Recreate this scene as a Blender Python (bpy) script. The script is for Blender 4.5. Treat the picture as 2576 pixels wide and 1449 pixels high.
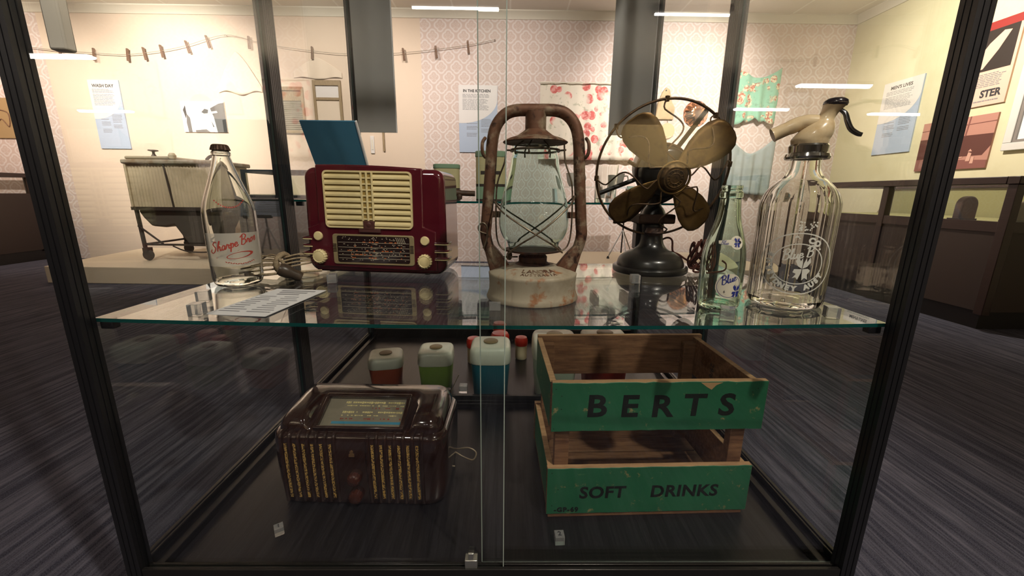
import bpy, bmesh, math, random
from mathutils import Vector, Matrix, Euler
for _o in list(bpy.data.objects):
    bpy.data.objects.remove(_o)
S = bpy.context.scene
COL = S.collection
PI = math.pi
rnd = random.Random(7)
EYE = 0.806

# ------------------------------------------------------------------ camera
FPX, PITCH, YAW, ROLL = 1013.9, 0.22932, -0.01181, 0.010276
_r = Vector((math.cos(YAW), math.sin(YAW), 0)); _fh = Vector((-math.sin(YAW), math.cos(YAW), 0))
_F = _fh * math.cos(PITCH) + Vector((0, 0, -math.sin(PITCH)))
_D = -_fh * math.sin(PITCH) + Vector((0, 0, -math.cos(PITCH)))
_R2 = _r * math.cos(ROLL) - _D * math.sin(ROLL)
_D2 = _r * math.sin(ROLL) + _D * math.cos(ROLL)
cam = bpy.data.cameras.new('camera'); cam.sensor_width = 36; cam.lens = FPX / 2576 * 36
cam.clip_start = 0.02; cam.clip_end = 60
camo = bpy.data.objects.new('camera', cam); COL.objects.link(camo)
camo.matrix_world = Matrix(((_R2.x, -_D2.x, -_F.x, 0), (_R2.y, -_D2.y, -_F.y, 0), (_R2.z, -_D2.z, -_F.z, EYE), (0, 0, 0, 1)))
S.camera = camo
def ray(px, py): return _F + _R2 * ((px - 1288) / FPX) + _D2 * ((py - 724.5) / FPX)
def at(px, py, Y):
    d = ray(px, py); d = d * (Y / d.y); return Vector((d.x, d.y, d.z + EYE))
def atx(px, py, X):
    d = ray(px, py); d = d * (X / d.x); return Vector((d.x, d.y, d.z + EYE))

# ------------------------------------------------------------------ view, world, lights
S.view_settings.view_transform = 'Standard'; S.view_settings.look = 'None'
S.view_settings.exposure = 0.0; S.view_settings.gamma = 1.0; S.view_settings.use_curve_mapping = False
try:
    S.cycles.use_denoising = True
    S.cycles.max_bounces = 16; S.cycles.diffuse_bounces = 4; S.cycles.glossy_bounces = 6
    S.cycles.transmission_bounces = 14; S.cycles.transparent_max_bounces = 48
    S.cycles.caustics_reflective = False; S.cycles.caustics_refractive = False
    S.cycles.sample_clamp_indirect = 6.0
except Exception:
    pass
W = bpy.data.worlds.new('world'); S.world = W; W.use_nodes = True
W.node_tree.nodes['Background'].inputs[0].default_value = (1.0, 0.86, 0.7, 1); W.node_tree.nodes['Background'].inputs[1].default_value = 0.05
def spot(name, loc, target, power, angle, blend, color, radius=0.03):
    l = bpy.data.lights.new(name, 'SPOT'); l.energy = power; l.spot_size = math.radians(angle); l.spot_blend = blend
    l.color = color; l.shadow_soft_size = radius
    o = bpy.data.objects.new(name, l); COL.objects.link(o); o.location = loc
    o.rotation_euler = (Vector(target) - Vector(loc)).to_track_quat('-Z', 'Y').to_euler(); return o
WARM = (1.0, 0.80, 0.62)
# ceiling spotlights aimed at the wall displays
spot('spotlight_wash_day', (-3.35, 2.7, 2.62), (-3.70, 4.86, 1.66), 620, 72, 1.0, (1.0, 0.88, 0.77))
spot('spotlight_kitchen', (1.9, 2.9, 2.62), (1.85, 4.86, 1.68), 520, 72, 1.0, (1.0, 0.90, 0.81))
spot('spotlight_cream', (-1.75, 3.3, 2.62), (-1.75, 4.86, 1.5), 150, 110, 1.0, (1.0, 0.88, 0.77))
spot('spotlight_sign', (-0.2, 3.1, 2.62), (-0.2, 4.86, 1.3), 140, 110, 1.0, (1.0, 0.89, 0.80))
spot('spotlight_men', (2.2, 3.2, 2.62), (3.75, 3.4, 1.4), 300, 125, 1.0, (1.0, 0.90, 0.74))
spot('spotlight_left_counter', (-5.0, 3.4, 2.62), (-5.6, 4.86, 1.4), 180, 115, 1.0, (1.0, 0.84, 0.70))
# spotlights on the displays of the hall wall behind the camera
for _x in (4.4,):
    spot('spotlight_hall_wall', (_x, -8.4, 2.62), (_x, -10.6, 2.2), 1000, 80, 0.5, (1.0, 0.84, 0.62), 0.05)
# spotlights of the hall behind the camera that reach into the display case
spot('spotlight_hall_right', (0.95, -0.45, 2.64), (-0.05, 0.85, 0.55), 180, 75, 0.6, (1.0, 0.89, 0.76), 0.04)
spot('spotlight_hall_left', (-0.9, -1.3, 2.62), (-0.2, 0.9, 0.6), 65, 70, 0.8, (1.0, 0.90, 0.79), 0.05)
# added fill lamps: one brightens the washing machine, two the hall ceiling for reflections
spot('fill_washing_machine', (-2.9, 2.2, 2.62), (-3.1, 3.95, 0.75), 170, 55, 0.8, (1.0, 0.88, 0.77))
for _x in (-3.4, 2.9):
    spot('fill_hall_ceiling', (_x, -4.3, 1.45), (_x, -4.1, 2.7), 230, 150, 0.9, (1.0, 0.82, 0.60), 0.08)
FLUORESCENT = 30.0      # luminance of the fluorescent tubes

# ------------------------------------------------------------------ materials
def lin(c):
    if isinstance(c, str):
        c = [int(c[i:i + 2], 16) / 255 for i in (0, 2, 4)]
        return tuple(x / 12.92 if x <= 0.04045 else ((x + 0.055) / 1.055) ** 2.4 for x in c)
    return tuple(c)
def newmat(name):
    m = bpy.data.materials.new(name); m.use_nodes = True
    nt = m.node_tree; b = nt.nodes['Principled BSDF']; return m, nt, b
def nd(nt, t, **kw):
    n = nt.nodes.new(t)
    for k, v in kw.items(): setattr(n, k, v)
    return n
def mth(nt, op, a, b=None, c=None, clamp=False):
    n = nd(nt, 'ShaderNodeMath', operation=op); n.use_clamp = clamp
    for i, v in enumerate((a, b, c)):
        if v is None: continue
        if isinstance(v, (int, float)): n.inputs[i].default_value = v
        else: nt.links.new(v, n.inputs[i])
    return n.outputs[0]
def mixc(nt, fac, a, b):
    n = nd(nt, 'ShaderNodeMix', data_type='RGBA')
    for i, v in ((0, fac), (6, a), (7, b)):
        if isinstance(v, (int, float)): n.inputs[i].default_value = v
        elif isinstance(v, (tuple, list)): n.inputs[i].default_value = (*v[:3], 1)
        else: nt.links.new(v, n.inputs[i])
    return n.outputs[2]
def coords(nt, scale=(1, 1, 1), kind='Object'):
    t = nd(nt, 'ShaderNodeTexCoord'); mp = nd(nt, 'ShaderNodeMapping'); mp.inputs['Scale'].default_value = scale
    nt.links.new(t.outputs[kind], mp.inputs[0]); return mp.outputs[0]
def noise(nt, vec, scale, detail=4, rough=0.6, lo=0.4, hi=0.6):
    n = nd(nt, 'ShaderNodeTexNoise'); n.inputs['Scale'].default_value = scale; n.inputs['Detail'].default_value = detail
    n.inputs['Roughness'].default_value = rough; nt.links.new(vec, n.inputs['Vector'])
    r = nd(nt, 'ShaderNodeMapRange'); r.inputs[1].default_value = lo; r.inputs[2].default_value = hi
    nt.links.new(n.outputs[0], r.inputs[0]); return r.outputs[0]
def bump(nt, b, h, strength=0.2, dist=0.002):
    n = nd(nt, 'ShaderNodeBump'); n.inputs['Strength'].default_value = strength; n.inputs['Distance'].default_value = dist
    nt.links.new(h, n.inputs['Height']); nt.links.new(n.outputs[0], b.inputs['Normal'])
def P(name, c, rough=0.5, metal=0.0, coat=0.0, spec=0.5, c2=None, sc=20, lo=0.45, hi=0.65, vs=(1, 1, 1), bp=0.0, c3=None, sc3=60):
    m, nt, b = newmat(name); c = lin(c)
    b.inputs['Base Color'].default_value = (*c, 1); b.inputs['Roughness'].default_value = rough; b.inputs['Metallic'].default_value = metal
    b.inputs['Coat Weight'].default_value = coat; b.inputs['Coat Roughness'].default_value = 0.08; b.inputs['Specular IOR Level'].default_value = spec
    if c2 is not None:
        v = coords(nt, vs); f = noise(nt, v, sc, 6, 0.65, lo, hi); out = mixc(nt, f, c, lin(c2))
        if c3 is not None:
            f3 = noise(nt, v, sc3, 4, 0.6, 0.56, 0.66); out = mixc(nt, f3, out, lin(c3))
        nt.links.new(out, b.inputs['Base Color'])
        if bp: bump(nt, b, f, bp)
    return m
def EM(name, c, s):
    m, nt, b = newmat(name); b.inputs['Base Color'].default_value = (0.8, 0.8, 0.8, 1)
    b.inputs['Emission Color'].default_value = (*lin(c), 1); b.inputs['Emission Strength'].default_value = s; return m
def fresnel_of(nt, ior):
    g = nd(nt, 'ShaderNodeNewGeometry'); v = mth(nt, 'MULTIPLY_ADD', g.outputs['Backfacing'], 1.0 / ior - ior, ior)
    f = nd(nt, 'ShaderNodeFresnel'); nt.links.new(v, f.inputs['IOR']); return f.outputs[0]
def PANE(name, tint=(0.985, 0.995, 0.99), ior=1.48):
    m, nt, b = newmat(name); nt.nodes.remove(b); out = nt.nodes['Material Output']
    t = nd(nt, 'ShaderNodeBsdfTransparent'); t.inputs[0].default_value = (*tint, 1)
    g = nd(nt, 'ShaderNodeBsdfGlossy'); g.inputs['Roughness'].default_value = 0.0; g.inputs[0].default_value = (1, 1, 1, 1)
    x = nd(nt, 'ShaderNodeMixShader'); nt.links.new(fresnel_of(nt, ior), x.inputs[0]); nt.links.new(t.outputs[0], x.inputs[1]); nt.links.new(g.outputs[0], x.inputs[2])
    nt.links.new(x.outputs[0], out.inputs[0]); return m
def GLASS(name, c=(1, 1, 1), ior=1.47, rough=0.0):
    m, nt, b = newmat(name); nt.nodes.remove(b); out = nt.nodes['Material Output']
    g = nd(nt, 'ShaderNodeBsdfGlass'); g.inputs['Color'].default_value = (*c, 1); g.inputs['IOR'].default_value = ior; g.inputs['Roughness'].default_value = rough
    nt.links.new(g.outputs[0], out.inputs[0]); return m
def FROST(name, c, alpha):
    m, nt, b = newmat(name); b.inputs['Base Color'].default_value = (*lin(c), 1); b.inputs['Roughness'].default_value = 0.7; b.inputs['Alpha'].default_value = alpha; return m

m_black = P('black anodised aluminium', (0.010, 0.010, 0.012), 0.33, 0.0, 0.0, 0.5)
m_blackmat = P('black satin plinth', (0.012, 0.011, 0.011), 0.45)
m_basepanel = P('dark vinyl case floor', (0.010, 0.009, 0.010), 0.30, spec=0.35, c2=(0.016, 0.014, 0.0145), sc=6, vs=(60, 2, 2))
m_railedge = P('worn black rail', (0.03, 0.028, 0.027), 0.25, 0.6)
m_pane = PANE('clear window glass')
m_shelfglass = PANE('clear shelf glass', (0.95, 0.985, 0.975), 1.5)
m_edge = P('green glass edge', (0.004, 0.07, 0.065), 0.12, spec=0.8)
m_paneedge = P('pale glass edge', (0.32, 0.38, 0.34), 0.25)
m_acrylic = GLASS('clear acrylic', (0.98, 0.98, 0.98), 1.47)
_nt = m_acrylic.node_tree; _g = [n for n in _nt.nodes if n.type == 'BSDF_GLASS'][0]; _d = _nt.nodes.new('ShaderNodeBsdfDiffuse'); _d.inputs[0].default_value = (0.85, 0.85, 0.85, 1)
_x = _nt.nodes.new('ShaderNodeMixShader'); _x.inputs[0].default_value = 0.22; _nt.links.new(_g.outputs[0], _x.inputs[1]); _nt.links.new(_d.outputs[0], _x.inputs[2]); _nt.links.new(_x.outputs[0], _nt.nodes['Material Output'].inputs[0])
m_clear = GLASS('clear bottle glass', (0.975, 0.985, 0.97), 1.4)
m_aqua = GLASS('aqua lamp glass', (0.905, 0.968, 0.955), 1.34)
m_green = GLASS('pale green bottle glass', (0.915, 0.98, 0.938), 1.36)
m_syph = GLASS('clear siphon glass', (0.985, 0.985, 0.965), 1.38)
m_white = P('white card', 'e9e9ec', 0.6)
m_ink = P('dark print', (0.03, 0.03, 0.035), 0.7)
m_greyink = P('grey print', (0.22, 0.22, 0.24), 0.7)
# ------------------------------------------------------------------ mesh helpers
class MB:
    def __init__(s): s.bm = bmesh.new()
    def box(s, x0, x1, y0, y1, z0, z1, M=None, mi=0):
        vs = [s.bm.verts.new((x, y, z)) for x in (x0, x1) for y in (y0, y1) for z in (z0, z1)]
        if M is not None:
            for v in vs: v.co = M @ v.co
        fs = []
        for f in ((0, 1, 3, 2), (4, 6, 7, 5), (0, 4, 5, 1), (2, 3, 7, 6), (0, 2, 6, 4), (1, 5, 7, 3)):
            fc = s.bm.faces.new([vs[i] for i in f]); fc.material_index = mi; fs.append(fc)
        return fs
    def lathe(s, prof, n=40, c=(0, 0, 0), M=None, mod=None, mi=0):
        rings = []
        for (r, z) in prof:
            ring = []
            if r < 1e-6: ring = [s.bm.verts.new((c[0], c[1], c[2] + z))]
            else:
                for k in range(n):
                    a = 2 * PI * k / n; rr = r * (mod(a, r, z) if mod else 1)
                    ring.append(s.bm.verts.new((c[0] + rr * math.sin(a), c[1] - rr * math.cos(a), c[2] + z)))
            rings.append(ring)
        for A, B in zip(rings[:-1], rings[1:]):
            if len(A) == 1 and len(B) == 1: continue
            for k in range(n):
                k2 = (k + 1) % n
                if len(A) == 1: f = s.bm.faces.new((A[0], B[k], B[k2]))
                elif len(B) == 1: f = s.bm.faces.new((A[k], B[0], A[k2]))
                else: f = s.bm.faces.new((A[k], B[k], B[k2], A[k2]))
                f.material_index = mi
        if M is not None:
            for ring in rings:
                for v in ring: v.co = M @ v.co
        return s
    def tube(s, pts, r, n=8, closed=False, flat=None, caps=True):
        pts = [Vector(p) for p in pts]; N = len(pts); rings = []
        up = None
        for i, p in enumerate(pts):
            a = pts[(i - 1) % N] if (closed or i > 0) else p
            b = pts[(i + 1) % N] if (closed or i < N - 1) else p
            t = (b - a).normalized() if (b - a).length > 1e-9 else Vector((0, 0, 1))
            if up is None:
                up = Vector((0, 0, 1)) if abs(t.z) < 0.9 else Vector((0, 1, 0))
            u = (up - t * up.dot(t))
            u = u.normalized() if u.length > 1e-6 else t.orthogonal().normalized()
            up = u; w = t.cross(u); rr = r[i] if isinstance(r, (list, tuple)) else r
            fl = flat or 1.0
            rings.append([s.bm.verts.new(p + (u * math.cos(2 * PI * k / n) + w * (math.sin(2 * PI * k / n) * fl)) * rr) for k in range(n)])
        for i in range(N if closed else N - 1):
            A, B = rings[i], rings[(i + 1) % N]
            for k in range(n): s.bm.faces.new((A[k], A[(k + 1) % n], B[(k + 1) % n], B[k]))
        if not closed and caps:
            s.bm.faces.new(rings[0][::-1]); s.bm.faces.new(rings[-1])
        return s
    def prism(s, pts, a, b, f=None, mi=0):
        """polygon (x,z) extruded from y=a to y=b; f maps (x,y,z)"""
        g = f or (lambda x, y, z: (x, y, z))
        A = [s.bm.verts.new(g(x, a, z)) for x, z in pts]; B = [s.bm.verts.new(g(x, b, z)) for x, z in pts]
        n = len(pts); fs = [s.bm.faces.new(A), s.bm.faces.new(B[::-1])]
        for k in range(n): fs.append(s.bm.faces.new((A[k], B[k], B[(k + 1) % n], A[(k + 1) % n])))
        for q in fs: q.material_index = mi
        return s
    def grid(s, fn, nu, nv, mi=0, closeu=False):
        V = [[s.bm.verts.new(fn(i / nu, j / nv)) for j in range(nv + 1)] for i in range(nu if closeu else nu + 1)]
        L = len(V)
        for i in range(nu):
            for j in range(nv):
                f = s.bm.faces.new((V[i][j], V[(i + 1) % L][j], V[(i + 1) % L][j + 1], V[i][j + 1])); f.material_index = mi
        return V
    def fan(s, pts, mi=0):
        f = s.bm.faces.new([s.bm.verts.new(p) for p in pts]); f.material_index = mi; return f
    def add(s, me, fn):
        base = [s.bm.verts.new(fn(v.co)) for v in me.vertices]
        for p in me.polygons:
            try: s.bm.faces.new([base[i] for i in p.vertices])
            except ValueError: pass
        return s
    def build(s, name, mat, parent=None, smooth=35, bevel=0, seg=2, solid=0, subs=0, recalc=True):
        me = bpy.data.meshes.new(name)
        if recalc: bmesh.ops.recalc_face_normals(s.bm, faces=s.bm.faces[:])
        s.bm.to_mesh(me); s.bm.free()
        for m in (mat if isinstance(mat, (list, tuple)) else [mat]): me.materials.append(m)
        if smooth:
            me.shade_smooth(); me.set_sharp_from_angle(angle=math.radians(smooth))
        o = bpy.data.objects.new(name, me); COL.objects.link(o)
        if parent: o.parent = parent
        if solid:
            md = o.modifiers.new('solid', 'SOLIDIFY'); md.thickness = solid; md.offset = 0
        if bevel:
            md = o.modifiers.new('bevel', 'BEVEL'); md.width = bevel; md.segments = seg; md.limit_method = 'ANGLE'; md.angle_limit = math.radians(40)
        if subs:
            md = o.modifiers.new('subs', 'SUBSURF'); md.levels = subs; md.render_levels = subs
        return o
def tag(o, label=None, cat=None, group=None, kind=None):
    if label: o['label'] = label
    if cat: o['category'] = cat
    if group: o['group'] = group
    if kind: o['kind'] = kind
    return o
def thing(name, label, cat, loc=(0, 0, 0), rotz=0.0, group=None):
    o = bpy.data.objects.new(name, None); COL.objects.link(o); o.location = loc; o.rotation_euler = (0, 0, rotz)
    o.empty_display_size = 0.05
    return tag(o, label, cat, group)
def copy_tree(o, parent=None):
    c = o.copy(); COL.objects.link(c)
    if parent: c.parent = parent
    for ch in list(o.children): copy_tree(ch, c)
    return c
def boxo(name, mat, parent, x0, x1, y0, y1, z0, z1, bevel=0, seg=2):
    b = MB(); b.box(x0, x1, y0, y1, z0, z1); return b.build(name, mat, parent, bevel=bevel, seg=seg)
def catmull(pts, n=6, closed=False):
    pts = [Vector(p) for p in pts]; N = len(pts); out = []
    for i in range(N if closed else N - 1):
        p0 = pts[(i - 1) % N] if (closed or i > 0) else pts[i]
        p1 = pts[i]; p2 = pts[(i + 1) % N]
        p3 = pts[(i + 2) % N] if (closed or i < N - 2) else p2
        for k in range(n):
            t = k / n
            out.append(0.5 * ((2 * p1) + (p2 - p0) * t + (2 * p0 - 5 * p1 + 4 * p2 - p3) * t * t + (3 * p1 - p0 - 3 * p2 + p3) * t ** 3))
    if not closed: out.append(pts[-1])
    return out
def smoothprof(prof, n=5):
    return [(max(p.x, 0), p.y) for p in catmull([Vector((a, b, 0)) for a, b in prof], n)]
def rrect(x0, x1, z0, z1, r, n=6):
    if not isinstance(r, (list, tuple)): r = [r] * 4
    out = []
    for (cx, cz, a0, q) in ((x1 - r[0], z1 - r[0], 0, r[0]), (x0 + r[1], z1 - r[1], 90, r[1]), (x0 + r[2], z0 + r[2], 180, r[2]), (x1 - r[3], z0 + r[3], 270, r[3])):
        for k in range(n + 1):
            a = math.radians(a0 + 90 * k / n); out.append((cx + q * math.cos(a), cz + q * math.sin(a)))
    return out
_dg = None
def textmesh(body, size, bold=0.0, shear=0.0, ext=0.0002, align='CENTER', spacing=1.0, wscale=1.0):
    cu = bpy.data.curves.new('writing', 'FONT'); cu.body = body; cu.size = size; cu.offset = bold; cu.shear = shear
    cu.extrude = ext; cu.align_x = align; cu.align_y = 'CENTER'; cu.space_character = spacing; cu.resolution_u = 3
    o = bpy.data.objects.new('writing', cu); COL.objects.link(o)
    bpy.context.view_layer.update()
    me = bpy.data.meshes.new_from_object(o.evaluated_get(bpy.context.evaluated_depsgraph_get()))
    bpy.data.objects.remove(o); bpy.data.curves.remove(cu)
    if wscale != 1.0:
        for v in me.vertices: v.co.x *= wscale
    return me
def text(name, mat, parent, body, size, fn, **kw):
    b = MB(); b.add(textmesh(body, size, **kw), fn); return b.build(name, mat, parent, smooth=0)
def onface(x0, z0, y0, rot=0.0):
    c, s_ = math.cos(rot), math.sin(rot)
    return lambda co: (x0 + co.x * c - co.y * s_, y0 - co.z, z0 + co.x * s_ + co.y * c)
def rows(b, x0, x1, ztop, n, dz, h, y, ragged=0.25, th=0.0008, skip=()):
    for k in range(n):
        if k in skip: continue
        z = ztop - k * dz; x = x0; xe = x1 - (x1 - x0) * ragged * rnd.random() * (0.6 if k % 4 else 1.0)
        while x < xe:
            w = (x1 - x0) * (0.05 + 0.13 * rnd.random()); b.box(x, min(x + w, xe), y - th, y, z - h / 2, z + h / 2); x += w + (x1 - x0) * 0.022
# ------------------------------------------------------------------ room
YB, XR_, XL_, H = 4.86, 3.77, -6.25, 2.70
def lattice(nt, X, Z, px, pz):
    """damask motif: two interleaved lattices of scalloped rings with a small flower inside"""
    outs = []
    for ox, oz in ((0, 0), (0.5, 0.5)):
        u = mth(nt, 'SUBTRACT', mth(nt, 'FRACT', mth(nt, 'ADD', mth(nt, 'DIVIDE', X, px), ox)), 0.5)
        v = mth(nt, 'SUBTRACT', mth(nt, 'FRACT', mth(nt, 'ADD', mth(nt, 'DIVIDE', Z, pz), oz)), 0.5)
        u = mth(nt, 'MULTIPLY', u, px); v = mth(nt, 'MULTIPLY', v, pz)
        d = mth(nt, 'SQRT', mth(nt, 'ADD', mth(nt, 'MULTIPLY', u, u), mth(nt, 'MULTIPLY', v, v)))
        a = mth(nt, 'ARCTAN2', u, v)
        rr = mth(nt, 'MULTIPLY_ADD', mth(nt, 'ABSOLUTE', mth(nt, 'COSINE', mth(nt, 'MULTIPLY', a, 2.0))), 0.014, 0.046)
        ring = mth(nt, 'SUBTRACT', 1.0, mth(nt, 'DIVIDE', mth(nt, 'ABSOLUTE', mth(nt, 'SUBTRACT', d, rr)), 0.014), clamp=True)
        fr = mth(nt, 'MULTIPLY_ADD', mth(nt, 'COSINE', mth(nt, 'MULTIPLY', a, 5.0)), 0.010, 0.022)
        fl = mth(nt, 'SUBTRACT', 1.0, mth(nt, 'DIVIDE', mth(nt, 'ABSOLUTE', mth(nt, 'SUBTRACT', d, fr)), 0.007), clamp=True)
        outs.append(mth(nt, 'MAXIMUM', ring, mth(nt, 'MULTIPLY', fl, 0.65)))
    return mth(nt, 'MAXIMUM', outs[0], outs[1])
def wallmat(name, cream=None):
    m, nt, b = newmat(name); t = nd(nt, 'ShaderNodeTexCoord'); sp = nd(nt, 'ShaderNodeSeparateXYZ'); nt.links.new(t.outputs['Object'], sp.inputs[0])
    f = lattice(nt, mth(nt, 'ADD', sp.outputs[0], sp.outputs[1]), sp.outputs[2], 0.168, 0.205)
    col = mixc(nt, f, lin('ccb8b0'), lin('ded5d3'))
    if cream:
        a = mth(nt, 'GREATER_THAN', sp.outputs[0], cream[0]); c = mth(nt, 'LESS_THAN', sp.outputs[0], cream[1])
        col = mixc(nt, mth(nt, 'MULTIPLY', a, c), col, lin('d8c5b3'))
    nt.links.new(col, b.inputs['Base Color']); b.inputs['Roughness'].default_value = 0.75; return m
m_wallback = wallmat('damask wallpaper with cream section', (-5.02, -0.96))
m_wallpaper = wallmat('damask wallpaper')
m_yellow = P('yellow green wall paint', 'd2cbac', 0.8, c2='cbc3a2', sc=3)
m_hall = P('warm hall wall paint', 'b3a07c', 0.8)
m_cornice = P('white cornice', 'd8d2c4', 0.6)
def ceilmat():
    m, nt, b = newmat('ceiling tiles'); t = nd(nt, 'ShaderNodeTexCoord'); sp = nd(nt, 'ShaderNodeSeparateXYZ'); nt.links.new(t.outputs['Object'], sp.inputs[0])
    g = None
    for o_, per in ((sp.outputs[0], 0.6), (sp.outputs[1], 1.2)):
        l = mth(nt, 'LESS_THAN', mth(nt, 'FRACT', mth(nt, 'DIVIDE', o_, per)), 0.03 * 0.6 / per)
        g = l if g is None else mth(nt, 'MAXIMUM', g, l)
    nt.links.new(mixc(nt, g, lin('e2ddd4'), lin('f0eee8')), b.inputs['Base Color']); b.inputs['Roughness'].default_value = 0.9; return m
def carpetmat():
    m, nt, b = newmat('striped blue grey carpet'); v = coords(nt, (1, 0.10, 1)); v2 = coords(nt, (1, 1, 1)); v3 = coords(nt, (1, 0.025, 1))
    s1 = noise(nt, v3, 55, 3, 0.7, 0.40, 0.60); s2 = noise(nt, v, 130, 2, 0.6, 0.38, 0.62); big = noise(nt, v2, 1.1, 3, 0.5, 0.35, 0.7); sp = noise(nt, v2, 420, 2, 0.6, 0.35, 0.65)
    c = mixc(nt, s1, lin('181a28'), lin('5e5d68')); c = mixc(nt, mth(nt, 'MULTIPLY', s2, 0.45), c, lin('0d0e17'))
    c = mixc(nt, mth(nt, 'MULTIPLY', big, 0.35), c, lin('34323c')); c = mixc(nt, mth(nt, 'MULTIPLY', sp, 0.35), c, lin('6f7080'))
    nt.links.new(c, b.inputs['Base Color']); b.inputs['Roughness'].default_value = 0.95; b.inputs['Specular IOR Level'].default_value = 0.1
    bump(nt, b, s1, 0.5, 0.004); return m
def struct(o): o['kind'] = 'structure'; return o
HX0, HX1, HY0 = -12.0, 11.0, -10.6
struct(boxo('floor', carpetmat(), None, HX0 - .1, HX1 + .1, HY0 - .1, YB + .1, -0.08, 0))
struct(boxo('ceiling', ceilmat(), None, HX0 - .1, HX1 + .1, HY0 - .1, YB + .1, H, H + 0.08))
struct(boxo('wall_back', m_wallback, None, XL_ - .1, XR_ + .1, YB, YB + 0.1, 0, H))
struct(boxo('wall_right', m_yellow, None, XR_, XR_ + 0.1, -1.6, YB, 0, H))
struct(boxo('wall_left', m_wallpaper, None, XL_ - 0.1, XL_, -2.2, YB, 0, H))
struct(boxo('wall_right_hall', m_hall, None, HX1, HX1 + 0.1, HY0, -1.6, 0, H))
struct(boxo('wall_right_return', m_hall, None, XR_ + 0.1, HX1, -1.6, -1.5, 0, H))
struct(boxo('wall_left_hall', m_hall, None, HX0 - 0.1, HX0, HY0, -2.2, 0, H))
struct(boxo('wall_left_return', m_hall, None, HX0, XL_ - 0.1, -2.2, -2.1, 0, H))
struct(boxo('wall_front', m_hall, None, HX0 - .1, HX1 + .1, HY0 - 0.1, HY0, 0, H))
def cornice(name, L, M):
    b = MB(); prof = [(0, 0), (0, -0.075), (0.012, -0.075), (0.02, -0.05), (0.05, -0.02), (0.06, -0.012), (0.06, 0)]
    b.prism([(-p[0], p[1]) for p in prof], 0, L, lambda x, y, z: M @ Vector((y, x, z))); return struct(b.build(name, m_cornice, None))
cornice('trim_1', XR_ - XL_, Matrix.Translation((XL_, YB, H)))
cornice('trim_2', YB + 1.6, Matrix.Translation((XR_, YB, H)) @ Matrix.Rotation(-PI / 2, 4, 'Z'))

# fluorescent battens on the hall ceiling behind the camera
m_tube = EM('lit fluorescent tube', 'fff6ec', FLUORESCENT); m_batten = P('white batten', 'd8d8d8', 0.5)
def batten(x0, x1, y, label):
    t = thing('ceiling_light', label, 'light', ((x0 + x1) / 2, y, H), 0, 'fluorescent lights of the hall'); L = (x1 - x0) / 2
    boxo('housing', m_batten, t, -L, L, -0.075, 0.075, -0.05, 0, bevel=0.006)
    d = 0.07 if y < -4 else 0.014; b = MB(); b.prism([(d * math.cos(q), -0.052 - (0.045 if y < -4 else 0.02) * math.sin(q)) for q in [PI * k / 12 for k in range(13)]], -L + 0.01, L - 0.01, lambda x, y_, z: (y_, x, z)); b.build('diffuser', m_tube, t, smooth=60)
    return t
for x0, x1, y, w in ((4.87, 6.10, -6.14, 'second row right of the wall corner'), (4.86, 6.02, -8.07, 'third row, over the hall middle'), (8.08, 9.26, -8.4, 'third row, far right end'),
                     (-10.25, -9.0, -9.25, 'last row, far left end'), (-6.9, -5.9, -5.17, 'second row, left'), (-1.0, -0.1, -3.46, 'nearest row, left of middle'), (1.5, 2.3, -3.5, 'nearest row, right of middle')
                     ):
    batten(x0, x1, y, 'white fluorescent light on the hall ceiling, ' + w)
def hall_counter(x, w, h, label):
    t = thing('display_counter', label, 'counter', (x, HY0 + 0.5, 0), 0, 'dark counters along the hall wall')
    boxo('body', m_blackmat, t, -w / 2, w / 2, -0.45, 0.35, 0, h, bevel=0.01); boxo('countertop', m_black, t, -w / 2 - .02, w / 2 + .02, -0.45, 0.37, h, h + 0.04, bevel=0.005)
for x, w, h, l in ((-8.5, 5.6, 1.45, 'left'), (-1.5, 5.5, 1.5, 'middle'), (5.5, 6.2, 1.48, 'right')):
    hall_counter(x, w, h, 'long dark counter along the far hall wall behind the camera, ' + l + ' one')
# ------------------------------------------------------------------ the two glass cases
CX0, CX1, Y1, Y2, Y3, T = -0.666, 0.628, 0.583, 1.2155, 1.863, 0.0245
BZ, RZ, SZ, CT = 0.126, 0.155, 0.610, 1.95
def sag(x): return 0.008 * (1 - ((x + 0.019) / 0.63) ** 2)
def sz(x): return SZ - sag(x)
def post_prof(b, x, y, z0, z1):
    # square extrusion with two shallow grooves on each outer face
    t, g, d = T, 0.0018, 0.0012
    def side(P0, P1, N):
        P0, P1, N = Vector(P0), Vector(P1), Vector(N); D = (P1 - P0); L = D.length; D.normalize(); out = [P0]
        for c in (0.32, 0.68): out += [P0 + D * (L * c - g / 2), P0 + D * (L * c - g / 2) - N * d, P0 + D * (L * c + g / 2) - N * d, P0 + D * (L * c + g / 2)]
        return out
    pts = side((x, y), (x + t, y), (0, -1)) + side((x + t, y), (x + t, y + t), (1, 0)) + side((x + t, y + t), (x, y + t), (0, 1)) + side((x, y + t), (x, y), (-1, 0))
    A = [b.bm.verts.new((p.x, p.y, z0)) for p in pts]; B = [b.bm.verts.new((p.x, p.y, z1)) for p in pts]; n = len(pts)
    for k in range(n): b.bm.faces.new((A[k], A[(k + 1) % n], B[(k + 1) % n], B[k]))
    b.bm.faces.new(A[::-1]); b.bm.faces.new(B)
m_edgedark = P('dark glass edge', (0.01, 0.03, 0.028), 0.3)
def pane(name, parent, x0, x1, y0, y1, z0, z1, edge=None):
    b = MB(); fs = b.box(x0, x1, y0, y1, z0, z1)
    big = max(f.calc_area() for f in fs)
    for f in fs: f.material_index = 0 if f.calc_area() > big * 0.5 else 1
    return b.build(name, [m_pane, edge or m_edgedark], parent, smooth=0)
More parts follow.
